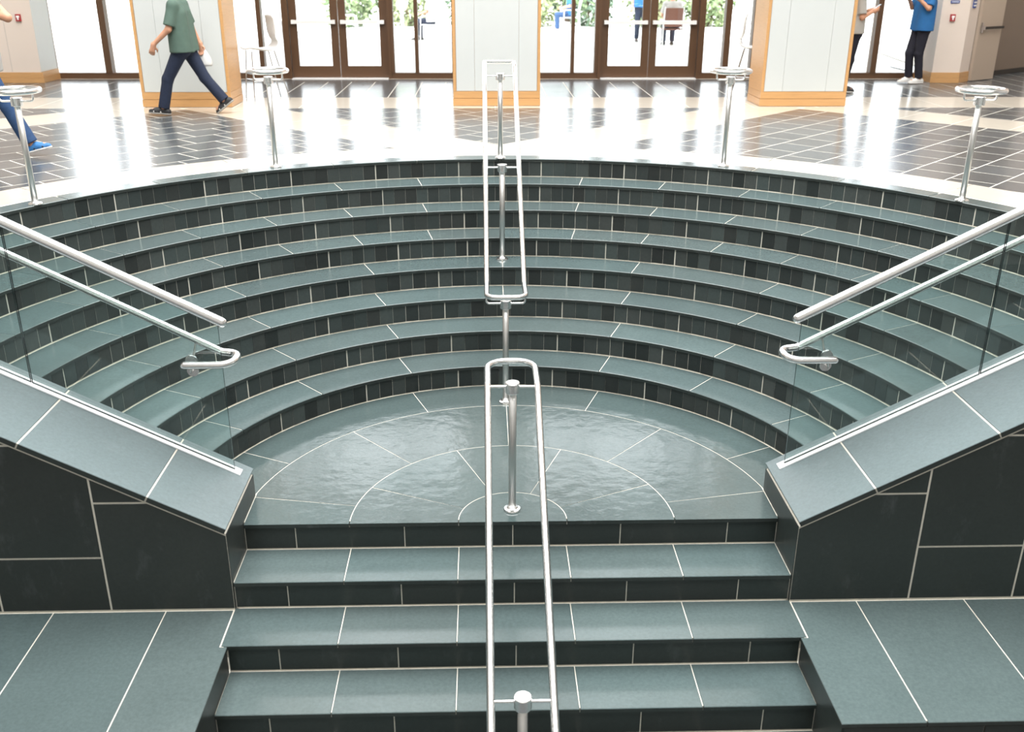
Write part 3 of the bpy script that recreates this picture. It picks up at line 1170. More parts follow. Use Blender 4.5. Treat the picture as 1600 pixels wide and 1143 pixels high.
# ------------------------------------------------------------------ walls beside the facade
def flat_wall(name, label, pts, z0, z1, mat, base=None):
    o = prism(name, pts, z0, z1, mat)
    tag(o, label, 'wall', None, 'structure')
    return o


wl = flat_wall('wall_front_left', 'cream wall left of the windows with a beech base', [(-12, 10.30), (-6.63, 10.30), (-6.63, 10.88), (-12, 10.88)], ZT, 12.0, 'cream_wall')
MB().box(-12, -6.60, 10.288, 10.88, ZT + 0.002, ZT + 0.078).obj('base_board', 'beech', wl)
MB().box(-12, -6.605, 10.292, 10.88, ZT + 0.080, ZT + 0.152).obj('base_board', 'beech', wl)
MB().box(-6.632, -6.622, 10.31, 10.87, ZT + 0.16, 11.9).obj('sunlit_reveal', 'white_panel', wl)  # white strip added over the wall return, standing in for sunlight on it
MB().box(-7.045, -7.042, 10.2985, 10.302, ZT + 0.16, 11.9).obj('panel_joint', 'grout_grey', wl)
wr = flat_wall('wall_front_right', 'cream wall right of the windows with a beech base', [(6.60, 10.28), (7.01, 10.26), (7.26, 10.50), (7.26, 10.9), (6.60, 10.9)], ZT, 12.0, 'cream_wall')
prism('base_board', [(6.588, 10.27), (7.014, 10.248), (7.275, 10.50), (7.275, 10.9), (6.588, 10.9)], ZT + 0.002, ZT + 0.078, 'beech', wr)
prism('base_board', [(6.592, 10.274), (7.013, 10.252), (7.27, 10.50), (7.27, 10.9), (6.592, 10.9)], ZT + 0.080, ZT + 0.152, 'beech', wr)
# corridor on the right
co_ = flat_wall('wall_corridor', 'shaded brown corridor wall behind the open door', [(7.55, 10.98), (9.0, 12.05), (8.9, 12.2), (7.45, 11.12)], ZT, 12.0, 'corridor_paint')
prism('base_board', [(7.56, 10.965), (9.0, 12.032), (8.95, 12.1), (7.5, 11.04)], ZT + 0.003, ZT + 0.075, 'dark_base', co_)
co2 = flat_wall('wall_corridor_end', 'pale end wall at the far side of the corridor', [(9.0, 12.05), (12.5, 12.05), (12.5, 12.3), (9.0, 12.3)], ZT, 12.0, 'cream_wall')
flat_wall('wall_corridor_side', 'plain wall on the far right of the hall', [(10.6, 6.0), (10.9, 6.0), (12.3, 12.1), (12.0, 12.1)], ZT, 12.0, 'cream_wall')
# open door leaf
dl = empty('door_3', (7.30, 10.47, ZT))
dl.rotation_euler = (0, 0, math.atan2(0.30, 0.47))
tag(dl, 'open beige door with a dark push bar at the right edge', 'door', None, 'structure')
MB().box(0, 0.60, 0.0, 0.045, 0.012, 1.95).obj('door_leaf', 'door_paint', dl)
MB().box(0.10, 0.58, -0.05, -0.03, 0.755, 0.79).obj('push_bar', 'dark_base', dl)
MB().box(0.03, 0.105, -0.045, 0.0, 0.745, 0.80).obj('bar_bracket', 'chrome', dl)
MB().box(0.04, 0.075, -0.02, 0.0, 0.70, 0.85).obj('latch_plate', 'chrome', dl)
# alarm boxes and signs
for x, y, z, lab in ((-6.815, 10.30, 2.19, 'small red fire alarm box on the cream wall at far left'), (6.77, 10.272, 2.21, 'small red fire alarm box on the cream wall at right')):
    t = empty('alarm_box', (x, y, z))
    tag(t, lab, 'alarm box', 'red alarm boxes')
    MB().box(-0.035, 0.035, -0.03, 0.002, -0.048, 0.048).obj('case', 'red_box', t)
    MB().box(-0.022, 0.022, -0.034, -0.03, 0.002, 0.028).obj('lever', 'sign_white', t)
    MB().box(-0.010, 0.010, -0.035, -0.03, -0.03, 0.002).obj('lever_stem', 'sign_white', t)
t = empty('wall_sign', (6.775, 10.272, 2.43))
tag(t, 'narrow blue sign above the red alarm box', 'sign')
MB().box(-0.065, 0.065, -0.012, 0.002, -0.020, 0.020).obj('plate', 'sign_blue', t)
for k in range(6):
    MB().box(-0.052 + k * 0.018, -0.040 + k * 0.018, -0.0135, -0.0115, -0.006, 0.006).obj('lettering', 'sign_white', t)
t = empty('wall_sign', (7.105, 10.355, 2.42), math.atan2(0.24, 0.25))
tag(t, 'dark directory sign on the angled wall beside the open door', 'sign')
MB().box(-0.06, 0.06, -0.014, 0.002, -0.08, 0.09).obj('plate', 'sign_blue', t)
for k in range(3):
    MB().box(-0.048, 0.052, -0.0155, -0.0135, -0.055 + k * 0.045, -0.035 + k * 0.045).obj('lettering', 'sign_white', t)

# ------------------------------------------------------------------ rest of the shell (behind and above the view)
for nm, lab, b in (('wall_left', 'plain side wall of the hall on the left', (-12.3, -12, -9, 10.9, -1.6, 12.0)), ('wall_right', 'plain side wall of the hall on the right', (12, 12.3, -9, 12.2, -1.6, 12.0)),
                   ('wall_back', 'plain wall behind the viewer', (-12.3, 12.3, -9.3, -9, -1.6, 12.0)), ('ceiling', 'plain white ceiling high above the hall', (-12.3, 12.8, -9.3, 13.0, 12.0, 12.3))):
    o = MB().box(*b).obj(nm, 'ceiling_paint' if nm == 'ceiling' else 'wall_paint')
    tag(o, lab, 'ceiling' if nm == 'ceiling' else 'wall', None, 'structure')

# ------------------------------------------------------------------ white chairs in the hall
def chair(loc, rz, label):
    """moulded white shell on four thin steel legs"""
    t = empty('chair', loc, rz)
    tag(t, label, 'chair', 'white moulded chairs in the hall')
    # side profile (x forward): seat front, seat, waist bulge, back
    prof = [(-0.265, 0.632), (-0.20, 0.640), (-0.10, 0.622), (0.0, 0.606), (0.075, 0.612), (0.135, 0.640), (0.165, 0.685), (0.165, 0.730), (0.140, 0.770), (0.128, 0.83), (0.125, 0.92), (0.118, 1.00), (0.105, 1.035)]
    wid = [0.165, 0.19, 0.20, 0.20, 0.195, 0.18, 0.15, 0.125, 0.125, 0.15, 0.165, 0.165, 0.15]
    bev = MB()
    n = len(prof)
    m = 7
    vs = []
    for side in (0, 1):
        for i, ((px, pz), wd) in enumerate(zip(prof, wid)):
            a, b = prof[max(i - 1, 0)], prof[min(i + 1, n - 1)]
            tx, tz = b[0] - a[0], b[1] - a[1]
            l = math.hypot(tx, tz)
            nx, nz = -tz / l, tx / l
            for j in range(m):
                u = -1 + 2 * j / (m - 1)
                lift = 0.018 * u * u
                off = (0.007 if side else -0.007) + lift
                vs.append((px + nx * off, u * wd, pz + nz * off))
    fs = []
    N1 = n * m
    for i in range(n - 1):
        for j in range(m - 1):
            q = (i * m + j, i * m + j + 1, (i + 1) * m + j + 1, (i + 1) * m + j)
            fs.append(q)
            fs.append(tuple(N1 + k for k in q[::-1]))
    rim = [i * m for i in range(n)] + [(n - 1) * m + j for j in range(1, m)] + [i * m + m - 1 for i in range(n - 2, -1, -1)] + [j for j in range(m - 2, 0, -1)]
    for a, b in zip(rim, rim[1:] + rim[:1]):
        fs.append((a, b, N1 + b, N1 + a))
    link('seat_shell', mesh_from('seat_shell', vs, fs, 'white_plastic', smooth=True), t)
    for lx, sx in ((-0.20, -0.235), (0.09, 0.225)):
        for sy in (-1, 1):
            tube('leg', [(lx, sy * 0.13, 0.605), (sx, sy * 0.19, 0.006)], 0.0075, 'chrome', t, res=8)
    for sy in (-1, 1):
        tube('stretcher', [(-0.219, sy * 0.165, 0.25), (0.176, sy * 0.165, 0.25)], 0.005, 'chrome', t, res=8)
    tube('foot_bar', [(-0.219, -0.165, 0.26), (-0.219, 0.165, 0.26)], 0.006, 'chrome', t, res=8)
    return t


chair((-2.935, 8.36, ZT + 0.001), 0.50, 'white moulded chair on thin steel legs beside the left pillar')
chair((3.43, 8.75, ZT + 0.001), math.pi - 0.3, 'white moulded chair partly hidden by the right pillar')

# ------------------------------------------------------------------ people
def surface_nets(F, org, h):
    ins = F < 0
    nx, ny, nz = F.shape
    c = np.zeros((nx - 1, ny - 1, nz - 1), np.int8)
    for dx in (0, 1):
        for dy in (0, 1):
            for dz in (0, 1):
                c += ins[dx:nx - 1 + dx, dy:ny - 1 + dy, dz:nz - 1 + dz]
    act = (c > 0) & (c < 8)
    idx = -np.ones(c.shape, np.int64)
    pos = np.argwhere(act)
    idx[act] = np.arange(len(pos))
    acc = np.zeros((len(pos), 3))
    cnt = np.zeros(len(pos))
    for ax in range(3):
        for o1 in (0, 1):
            for o2 in (0, 1):
                d = [0, 0, 0]
                oth = [a for a in range(3) if a != ax]
                d[oth[0]], d[oth[1]] = o1, o2
                p0 = pos + d
                e = list(d)
                e[ax] += 1
                p1 = pos + e
                f0 = F[p0[:, 0], p0[:, 1], p0[:, 2]]
                f1 = F[p1[:, 0], p1[:, 1], p1[:, 2]]
                m = (f0 < 0) != (f1 < 0)
                t = np.where(m, f0 / np.where(m, f0 - f1, 1), 0)
                pt = p0.astype(float)
                pt[:, ax] += t
                acc[m] += pt[m]
                cnt[m] += 1
    V = acc / cnt[:, None] * h + org
    quads = []
    for ax in range(3):
        o = [a for a in range(3) if a != ax]
        sl0 = [slice(None)] * 3
        sl1 = [slice(None)] * 3
        sl0[ax] = slice(0, -1)
        sl1[ax] = slice(1, None)
        m = ins[tuple(sl0)] != ins[tuple(sl1)]
        E_ = np.argwhere(m)
        ok = (E_[:, o[0]] > 0) & (E_[:, o[1]] > 0) & (E_[:, o[0]] < F.shape[o[0]] - 1) & (E_[:, o[1]] < F.shape[o[1]] - 1)
        E_ = E_[ok]
        fl_ = ins[E_[:, 0], E_[:, 1], E_[:, 2]]
        q = []
        for a, b in ((-1, -1), (0, -1), (0, 0), (-1, 0)):
            g = E_.copy()
            g[:, o[0]] += a
            g[:, o[1]] += b
            q.append(idx[g[:, 0], g[:, 1], g[:, 2]])
        q = np.stack(q, 1)
        if ax == 1:
            fl_ = ~fl_
        q[~fl_] = q[~fl_][:, ::-1]
        quads.append(q)
    return V, np.concatenate(quads)


def sdf_mesh(name, prims, h, mat, parent, kk=0.02, planes=()):
    """prims: (a, b, ra, rb, flat_start, flat_end, k, squash(axis vec, factor))"""
    A = np.array([p[0] for p in prims] + [p[1] for p in prims])
    rm = max(max(p[2], p[3]) for p in prims) + 0.04
    lo, hi = A.min(0) - rm, A.max(0) + rm
    n = np.ceil((hi - lo) / h).astype(int) + 1
    F = np.full(n, 0.2, np.float32)
    ax = [lo[i] + h * np.arange(n[i]) for i in range(3)]
    for p in prims:
        a, b, ra, rb = np.array(p[0], float), np.array(p[1], float), p[2], p[3]
        fs, fe = (p[4], p[5]) if len(p) > 5 else (False, False)
        k = p[6] if len(p) > 6 and p[6] is not None else kk
        mg = max(ra, rb) + 3 * k + 0.02
        b0 = np.maximum(((np.minimum(a, b) - mg - lo) / h).astype(int), 0)
        b1 = np.minimum(((np.maximum(a, b) + mg - lo) / h).astype(int) + 2, n)
        X = ax[0][b0[0]:b1[0]][:, None, None]
        Y = ax[1][b0[1]:b1[1]][None, :, None]
        Z = ax[2][b0[2]:b1[2]][None, None, :]
        d = b - a
        L2 = max(d @ d, 1e-9)
        t = np.clip(((X - a[0]) * d[0] + (Y - a[1]) * d[1] + (Z - a[2]) * d[2]) / L2, 0, 1)
        sx, sy, sz = p[7] if len(p) > 7 else (1, 1, 1)
        D = np.sqrt(((X - a[0] - t * d[0]) * sx) ** 2 + ((Y - a[1] - t * d[1]) * sy) ** 2 + ((Z - a[2] - t * d[2]) * sz) ** 2) - (ra + (rb - ra) * t)
        un = d / math.sqrt(L2)
        if fe:
            D = np.maximum(D, (X - b[0]) * un[0] + (Y - b[1]) * un[1] + (Z - b[2]) * un[2])
        if fs:
            D = np.maximum(D, -((X - a[0]) * un[0] + (Y - a[1]) * un[1] + (Z - a[2]) * un[2]))
        S = F[b0[0]:b1[0], b0[1]:b1[1], b0[2]:b1[2]]
        hh = np.maximum(k - np.abs(S - D), 0) / k
        F[b0[0]:b1[0], b0[1]:b1[1], b0[2]:b1[2]] = np.minimum(S, D) - hh * hh * k * 0.25
    for (nx_, ny_, nz_, c_) in planes:
        F = np.maximum(F, (nx_ * ax[0][:, None, None] + ny_ * ax[1][None, :, None] + nz_ * ax[2][None, None, :] - c_).astype(np.float32))
    V, Q = surface_nets(F, lo, h)
    return link(name, mesh_from(name, V.tolist(), Q.tolist(), mat, smooth=True, recalc=False), parent)


PS = 1 / K                       # people are posed in metres


def person(loc, rz, label, J, looks, h=0.009, group=None):
    t = empty('person', loc, rz)
    tag(t, label, 'person', group)
    V3 = lambda q: np.array(q, float)
    J = {k: V3(v) for k, v in J.items()}

    def hand(wr, fd, pn, sgn):
        """wrist, finger direction, palm normal, thumb side"""
        fd = V3(fd) / np.linalg.norm(fd)
        pn = V3(pn) - fd * (V3(pn) @ fd)
        pn /= np.linalg.norm(pn)
        sd = np.cross(fd, pn) * sgn
        out = [(wr, wr + fd * 0.085 + sd * 0.018, 0.024, 0.016), (wr, wr + fd * 0.085 - sd * 0.022, 0.024, 0.015), (wr + fd * 0.03, wr + fd * 0.085, 0.018, 0.015)]
        for q, ln in ((0.031, 0.072), (0.011, 0.082), (-0.010, 0.076), (-0.030, 0.058)):
            r_ = wr + fd * 0.085 + sd * q
            m_ = r_ + (fd * 0.9 + pn * 0.42) * ln * 0.5
            e_ = m_ + (fd * 0.55 + pn * 0.8) * ln * 0.5
            out += [(r_, m_, 0.0098, 0.0090, False, False, 0.006), (m_, e_, 0.0090, 0.0078, False, False, 0.004)]
        tb = wr + fd * 0.03 + sd * 0.028
        tm = tb + (fd * 0.6 + sd * 0.7 + pn * 0.3) * 0.04
        te = tm + (fd * 0.85 + sd * 0.2 + pn * 0.4) * 0.032
        out += [(tb, tm, 0.014, 0.011, False, False, 0.01), (tm, te, 0.011, 0.0085, False, False, 0.004)]
        return out
    P = []
    pel, che, nec, hea = J['pelvis'], J['chest'], J['neck'], J['head']
    fx = J['face'] / np.linalg.norm(J['face'])
    sdv = np.cross((0, 0, 1), fx)
    side_h = (J['hip_l'] - J['hip_r'])
    side_h /= np.linalg.norm(side_h)
    side_s = (J['sh_l'] - J['sh_r'])
    side_s /= np.linalg.norm(side_s)
    for sg in (-1, 1):
        P.append((pel + side_h * sg * 0.07, che + side_s * sg * 0.085, 0.105, 0.115))
    P.append((che, nec, 0.08, 0.052))
    P.append((J['sh_l'], J['sh_r'], 0.052, 0.052))
    P.append((nec, hea - (0, 0, 0.06), 0.052, 0.05))
    P.append((hea + (0, 0, 0.03), hea - (0, 0, 0.04), 0.085, 0.072))
    P.append((hea - fx * 0.02 + (0, 0, 0.03), hea + fx * 0.015 + (0, 0, 0.03), 0.088, 0.085))
    P.append((hea + fx * 0.045 - (0, 0, 0.075), hea + fx * 0.03 - (0, 0, 0.05), 0.04, 0.05))
    P.append((hea + fx * 0.088 + (0, 0, 0.012), hea + fx * 0.105 - (0, 0, 0.025), 0.009, 0.014, False, False, 0.012))
    P.append((hea + fx * 0.082 - (0, 0, 0.062) + sdv * 0.02, hea + fx * 0.082 - (0, 0, 0.062) - sdv * 0.02, 0.009, 0.009, False, False, 0.006))
    for sg in (-1, 1):
        P.append((hea + sdv * sg * 0.082 + (0, 0, 0.02), hea + sdv * sg * 0.080 - (0, 0, 0.02), 0.018, 0.012, False, False, 0.008))
    for q, sg in (('l', 1), ('r', -1)):
        P += [(J['sh_' + q], J['el_' + q], 0.048, 0.038), (J['el_' + q], J['wr_' + q], 0.039, 0.026)]
        fd = J['hd_' + q]
        P += hand(J['wr_' + q], fd, J['pn_' + q], J.get('th_' + q, V3((sg, 0, 0)))[0])
        P += [(J['hip_' + q], J['kn_' + q], 0.082, 0.055), (J['kn_' + q], J['an_' + q], 0.056, 0.037)]
        kn, an = J['kn_' + q], J['an_' + q]
        P.append((kn + (an - kn) * 0.25 - J['fwd_' + q] * 0.015, kn + (an - kn) * 0.5 - J['fwd_' + q] * 0.01, 0.052, 0.042))
        P.append((an - (0, 0, 0.02), an + J['ft_' + q] * 0.13 - (0, 0, 0.03), 0.036, 0.028))
    sc = lambda pr: [(V3(p[0]) * PS, V3(p[1]) * PS, p[2] * PS, p[3] * PS, *p[4:]) for p in pr]
    body = sdf_mesh('body', sc(P), h * PS, looks.get('skin', 'skin'), t, 0.022)
    # eyes and hair
    for sg in (-1, 1):
        v, f = lathe_data([(0.0, -0.009), (0.006, -0.0065), (0.009, 0), (0.006, 0.0065), (0.0, 0.009)], res=10)
        link('eye', mesh_from('eye', v, f, 'eye', smooth=True), body, tuple((hea + fx * 0.0855 + sdv * sg * 0.032 + (0, 0, 0.012)) * PS))
    hp = [(hea - fx * 0.02 + (0, 0, 0.045), hea - fx * 0.03 + (0, 0, 0.0), 0.094, 0.09)]
    hp += [(hea + fx * 0.03 + (0, 0, 0.075), hea - fx * 0.05 + (0, 0, 0.07), 0.06, 0.06)]
    nv = fx * 0.75 - V3((0, 0, 1)) * 0.66
    nv /= np.linalg.norm(nv)
    sdf_mesh('hair', sc(hp), 0.012 * PS, looks.get('hair', 'hair'), t, 0.03, planes=[(nv[0], nv[1], nv[2], float(nv @ (hea + fx * 0.030 + V3((0, 0, 0.035)))) * PS)])
    # shirt
    ease = looks.get('ease', 0.022)
    hem = J.get('hem', pel + (0, 0, -0.06))
    S = []
    for sg in (-1, 1):
        S.append((hem + side_h * sg * 0.085, che + side_s * sg * 0.088 + (0, 0, 0.02), 0.118 + ease, 0.112 + ease * 0.7, True, False, 0.05))
    S.append((J['sh_l'], J['sh_r'], 0.068, 0.068, False, False, 0.05))
    S.append((che + (0, 0, 0.05), nec - (nec - che) * 0.12, 0.10, 0.066, False, True, 0.03))
    for q in 'lr':
        sh, el = J['sh_' + q], J['el_' + q]
        e2 = sh + (el - sh) * looks.get('sleeve', 0.82)
        S.append((sh, e2, 0.066, 0.062 + ease * 0.4, False, True, 0.03))
        if looks.get('sleeve', 0.82) >= 1.0:
            S.append((el, el + (J['wr_' + q] - el) * 0.9, 0.058, 0.045, False, True, 0.03))
    sdf_mesh('shirt', sc(S), 0.010 * PS, looks['shirt'], t, 0.03)
    # trousers
    Tr = []
    for sg in (-1, 1):
        Tr.append((pel + side_h * sg * 0.068 + (0, 0, 0.09), pel + side_h * sg * 0.078 - (0, 0, 0.02), 0.116, 0.122, True, False, 0.03))
    for q in 'lr':
        hp_, kn, an = J['hip_' + q], J['kn_' + q], J['an_' + q]
        Tr.append((hp_, kn, 0.100, 0.072, False, False, 0.03))
        end = kn + (an - kn) * looks.get('cuff', 0.97)
        Tr.append((kn, end, 0.072, looks.get('cuff_r', 0.064), False, True, 0.02))
    sdf_mesh('trousers', sc(Tr), 0.009 * PS, looks['trousers'], t, 0.03)
    # shoes
    for q in 'lr':
        an, ft = J['an_' + q], J['ft_' + q] / np.linalg.norm(J['ft_' + q])
        dn = J.get('dn_' + q, V3((0, 0, -1)))
        dn = dn / np.linalg.norm(dn)
        so = an + dn * 0.07
        Sh = [(so - ft * 0.055 - dn * 0.032, so + ft * 0.10 - dn * 0.030, 0.042, 0.043, False, False, 0.02), (so + ft * 0.09 - dn * 0.026, so + ft * 0.165 - dn * 0.018, 0.042, 0.032, False, False, 0.02),
              (so - ft * 0.03 - dn * 0.05, so + ft * 0.05 - dn * 0.055, 0.042, 0.036, False, False, 0.02)]
        pl = [(dn[0], dn[1], dn[2], float(dn @ so) * PS)]
        sh_ = sdf_mesh('shoe', sc(Sh), 0.008 * PS, looks['shoe'], t, 0.02, planes=pl)
        So = [(so - ft * 0.055 - dn * 0.004, so + ft * 0.10 - dn * 0.004, 0.043, 0.046), (so + ft * 0.09 - dn * 0.004, so + ft * 0.165 - dn * 0.004, 0.045, 0.034)]
        sdf_mesh('sole', sc(So), 0.007 * PS, looks.get('sole', 'sole'), sh_, 0.02, planes=[(dn[0], dn[1], dn[2], float(dn @ so + 0.002) * PS), (-dn[0], -dn[1], -dn[2], float(-(dn @ so) + 0.018) * PS)])
        if looks.get('stripe'):
            for q2 in (0.03, 0.075, 0.12):
                st_ = [(so + ft * q2 - dn * 0.028 + np.cross(ft, dn) * -0.035, so + ft * (q2 + 0.012) - dn * (0.068 - q2 * 0.15), 0.013, 0.012), (so + ft * q2 - dn * 0.028 + np.cross(ft, dn) * 0.035, so + ft * (q2 + 0.012) - dn * (0.068 - q2 * 0.15), 0.013, 0.012)]
                sdf_mesh('strap', sc(st_), 0.006 * PS, looks['stripe'], sh_, 0.01)
    return t


# man in the green shirt striding to the left past the left pillar (local x = forward)
ft_back = np.array((0.80, 0, -0.60))
man = dict(pelvis=(0, 0, 0.86), chest=(0.02, 0, 1.24), neck=(0.045, 0, 1.46), head=(0.085, 0, 1.63), face=(1, 0.05, -0.05),
           sh_l=(0.03, 0.185, 1.375), el_l=(0.10, 0.245, 1.09), wr_l=(0.315, 0.235, 0.905), hd_l=(0.35, 0, -1), pn_l=(0.2, -1, 0), th_l=(1, 0, 0),
           sh_r=(0.01, -0.185, 1.375), el_r=(-0.06, -0.22, 1.10), wr_r=(-0.150, -0.235, 0.885), hd_r=(-0.05, 0, -1), pn_r=(0.2, 1, 0), th_r=(-1, 0, 0),
           hip_l=(0.02, 0.085, 0.83), kn_l=(0.235, 0.09, 0.46), an_l=(0.335, 0.09, 0.085), ft_l=(1, 0.03, 0.10), fwd_l=(1, 0, 0), dn_l=(0.10, 0, -1),
           hip_r=(-0.02, -0.085, 0.83), kn_r=(-0.20, -0.09, 0.465), an_r=(-0.435, -0.09, 0.165), ft_r=ft_back, fwd_r=(0.8, 0, 0.5), dn_r=(-0.60, 0, -0.80), hem=(-0.005, 0, 0.80))
MAN = (-3.545, 6.98, ZT + 0.002)
person(MAN, math.pi, 'man in a green shirt and dark jeans walking past the left pillar', man,
       dict(shirt='shirt_green', trousers='denim', shoe='shoe_black', sole='sole', stripe='shoe_white', ease=0.030, sleeve=0.86, cuff_r=0.072))
# the white carrier bag in his far hand
bag = empty('carrier_bag', (MAN[0] + 0.165 / K, MAN[1] + 0.24 / K, ZT + 0.62 / K))
tag(bag, 'thin white carrier bag hanging from the hand of the walking man', 'bag')
vb, fb = [], []
rows = [(0.115, 0.05, 0.0), (0.125, 0.055, 0.03), (0.11, 0.05, 0.10), (0.075, 0.03, 0.16), (0.03, 0.015, 0.21)]
for a_, b_, z_ in rows:
    for k in range(16):
        an_ = 2 * math.pi * k / 16
        wv = 1 + 0.06 * math.sin(3 * an_ + z_ * 30)
        vb.append(((0.02 + a_ * math.cos(an_) * wv * 0.8) / K, b_ * math.sin(an_) * wv / K, (z_ - 0.02) / K))
for i in range(len(rows) - 1):
    for k in range(16):
        l = (k + 1) % 16
        fb.append((i * 16 + k, i * 16 + l, (i + 1) * 16 + l, (i + 1) * 16 + k))
fb.append(tuple(range(15, -1, -1)))
fb.append(tuple(range(4 * 16, 5 * 16)))
link('pouch', mesh_from('pouch', vb, fb, 'white_plastic', smooth=True), bag)
tube('handle', [(-0.02 / K, 0, 0.18 / K), (0.0, 0, 0.235 / K), (0.03 / K, 0, 0.18 / K)], 0.004, 'white_plastic', bag, res=8)

# person at the left edge: trailing leg with a blue shoe
stand_z = 0.0
pl_ = dict(pelvis=(0, 0, 0.93), chest=(0.03, 0, 1.28), neck=(0.05, 0, 1.50), head=(0.085, 0, 1.67), face=(1, 0, -0.05),
           sh_l=(0.02, 0.19, 1.42), el_l=(-0.10, 0.25, 1.15), wr_l=(-0.12, 0.26, 0.90), hd_l=(0.1, 0, -1), pn_l=(0, -1, 0), th_l=(1, 0, 0),
           sh_r=(0.12, -0.19, 1.44), el_r=(0.42, -0.22, 1.36), wr_r=(0.25, -0.13, 1.55), hd_r=(-0.5, 0.3, 0.8), pn_r=(0, 1, 0), th_r=(-1, 0, 0),
           hip_l=(0.0, 0.085, 0.90), kn_l=(-0.12, 0.09, 0.50), an_l=(-0.33, 0.09, 0.13), ft_l=(0.9, 0, -0.42), fwd_l=(1, 0, 0.3), dn_l=(-0.42, 0, -0.9),
           hip_r=(0.02, -0.085, 0.90), kn_r=(0.20, -0.09, 0.49), an_r=(0.37, -0.09, 0.105), ft_r=(1, 0, 0.24), fwd_r=(1, 0, 0), dn_r=(0.24, 0, -1), hem=(0, 0, 0.83))
person((-4.565, 4.385, ZT + 0.004), 0.0, 'person in blue jeans and blue running shoes stepping in at the left edge', pl_,
       dict(shirt='shirt_grey', trousers='denim_blue', shoe='shoe_blue', sole='shoe_white', stripe='shoe_black', cuff=0.95, cuff_r=0.078, sleeve=0.5))

# person in the blue polo at the right window, seen from the side
pb = dict(pelvis=(-0.02, 0, 0.93), chest=(-0.03, 0, 1.27), neck=(0.0, 0, 1.50), head=(0.05, 0, 1.67), face=(1, 0.1, -0.2),
          sh_l=(-0.03, 0.19, 1.41), el_l=(0.06, 0.25, 1.22), wr_l=(0.20, 0.16, 1.36), hd_l=(0.6, -0.3, 0.6), pn_l=(-0.5, -0.6, 0.4), th_l=(1, 0, 0),
          sh_r=(-0.03, -0.19, 1.41), el_r=(0.06, -0.25, 1.22), wr_r=(0.20, -0.16, 1.36), hd_r=(0.6, 0.3, 0.6), pn_r=(-0.5, 0.6, 0.4), th_r=(-1, 0, 0),
          hip_l=(-0.02, 0.085, 0.90), kn_l=(0.02, 0.09, 0.48), an_l=(-0.05, 0.09, 0.075), ft_l=(1, 0.1, 0), fwd_l=(1, 0, 0),
          hip_r=(-0.02, -0.085, 0.90), kn_r=(0.10, -0.06, 0.49), an_r=(0.06, -0.05, 0.085), ft_r=(1, -0.05, -0.10), fwd_r=(1, 0, 0), hem=(-0.02, 0, 0.86))
person((6.31, 10.24, ZT + 0.004), math.pi + 0.15, 'person in a blue polo shirt and dark trousers by the right window', pb,
       dict(shirt='shirt_blue', trousers='black_cloth', shoe='shoe_white', sole='shoe_white', stripe=None, ease=0.03))
# person half hidden by the right pillar, looking at a phone
pg = dict(pelvis=(0, 0, 0.93), chest=(0.0, 0, 1.27), neck=(0.02, 0, 1.50), head=(0.06, 0, 1.66), face=(1, 0, -0.5),
          sh_l=(0.0, 0.18, 1.41), el_l=(0.03, 0.22, 1.13), wr_l=(0.24, 0.10, 1.22), hd_l=(0.9, -0.3, 0.25), pn_l=(0, -1, 0.5), th_l=(1, 0, 0),
          sh_r=(0.0, -0.18, 1.41), el_r=(0.03, -0.22, 1.13), wr_r=(0.24, -0.09, 1.22), hd_r=(0.9, 0.3, 0.25), pn_r=(0, 1, 0.5), th_r=(-1, 0, 0),
          hip_l=(0, 0.085, 0.90), kn_l=(0.03, 0.09, 0.48), an_l=(-0.04, 0.09, 0.075), ft_l=(1, 0.1, 0), fwd_l=(1, 0, 0),
          hip_r=(0, -0.085, 0.90), kn_r=(-0.05, -0.09, 0.48), an_r=(-0.10, -0.09, 0.075), ft_r=(1, -0.1, 0), fwd_r=(1, 0, 0), hem=(0, 0, 0.89))
PG = (4.905, 9.12, ZT + 0.004)
person(PG, 0.0, 'person in a grey shirt and black trousers half hidden by the right pillar', pg,
       dict(shirt='shirt_grey', trousers='black_cloth', shoe='shoe_black', sole='shoe_white', stripe=None, ease=0.018))
ph = empty('phone', (PG[0] + 0.325 / K, PG[1] + 0.0, PG[2] + 1.275 / K))
ph.rotation_euler = (0, -0.6, 0)
tag(ph, 'dark phone held by the person half hidden by the pillar', 'phone')
MB().box(-0.06, 0.06, -0.034, 0.034, -0.004, 0.004).obj('case', 'shoe_black', ph)
MB().box(-0.055, 0.055, -0.031, 0.031, 0.004, 0.0055).obj('screen', 'eye', ph)

# ------------------------------------------------------------------ outside: paved terrace, planting, furniture, people
ZO = ZT - 0.02
o = MB().box(-40, 40, 11.05, 75, ZO - 0.3, ZO).obj('terrace_ground', 'paving')
tag(o, 'pale paved terrace outside the windows', 'terrace', None, 'structure')


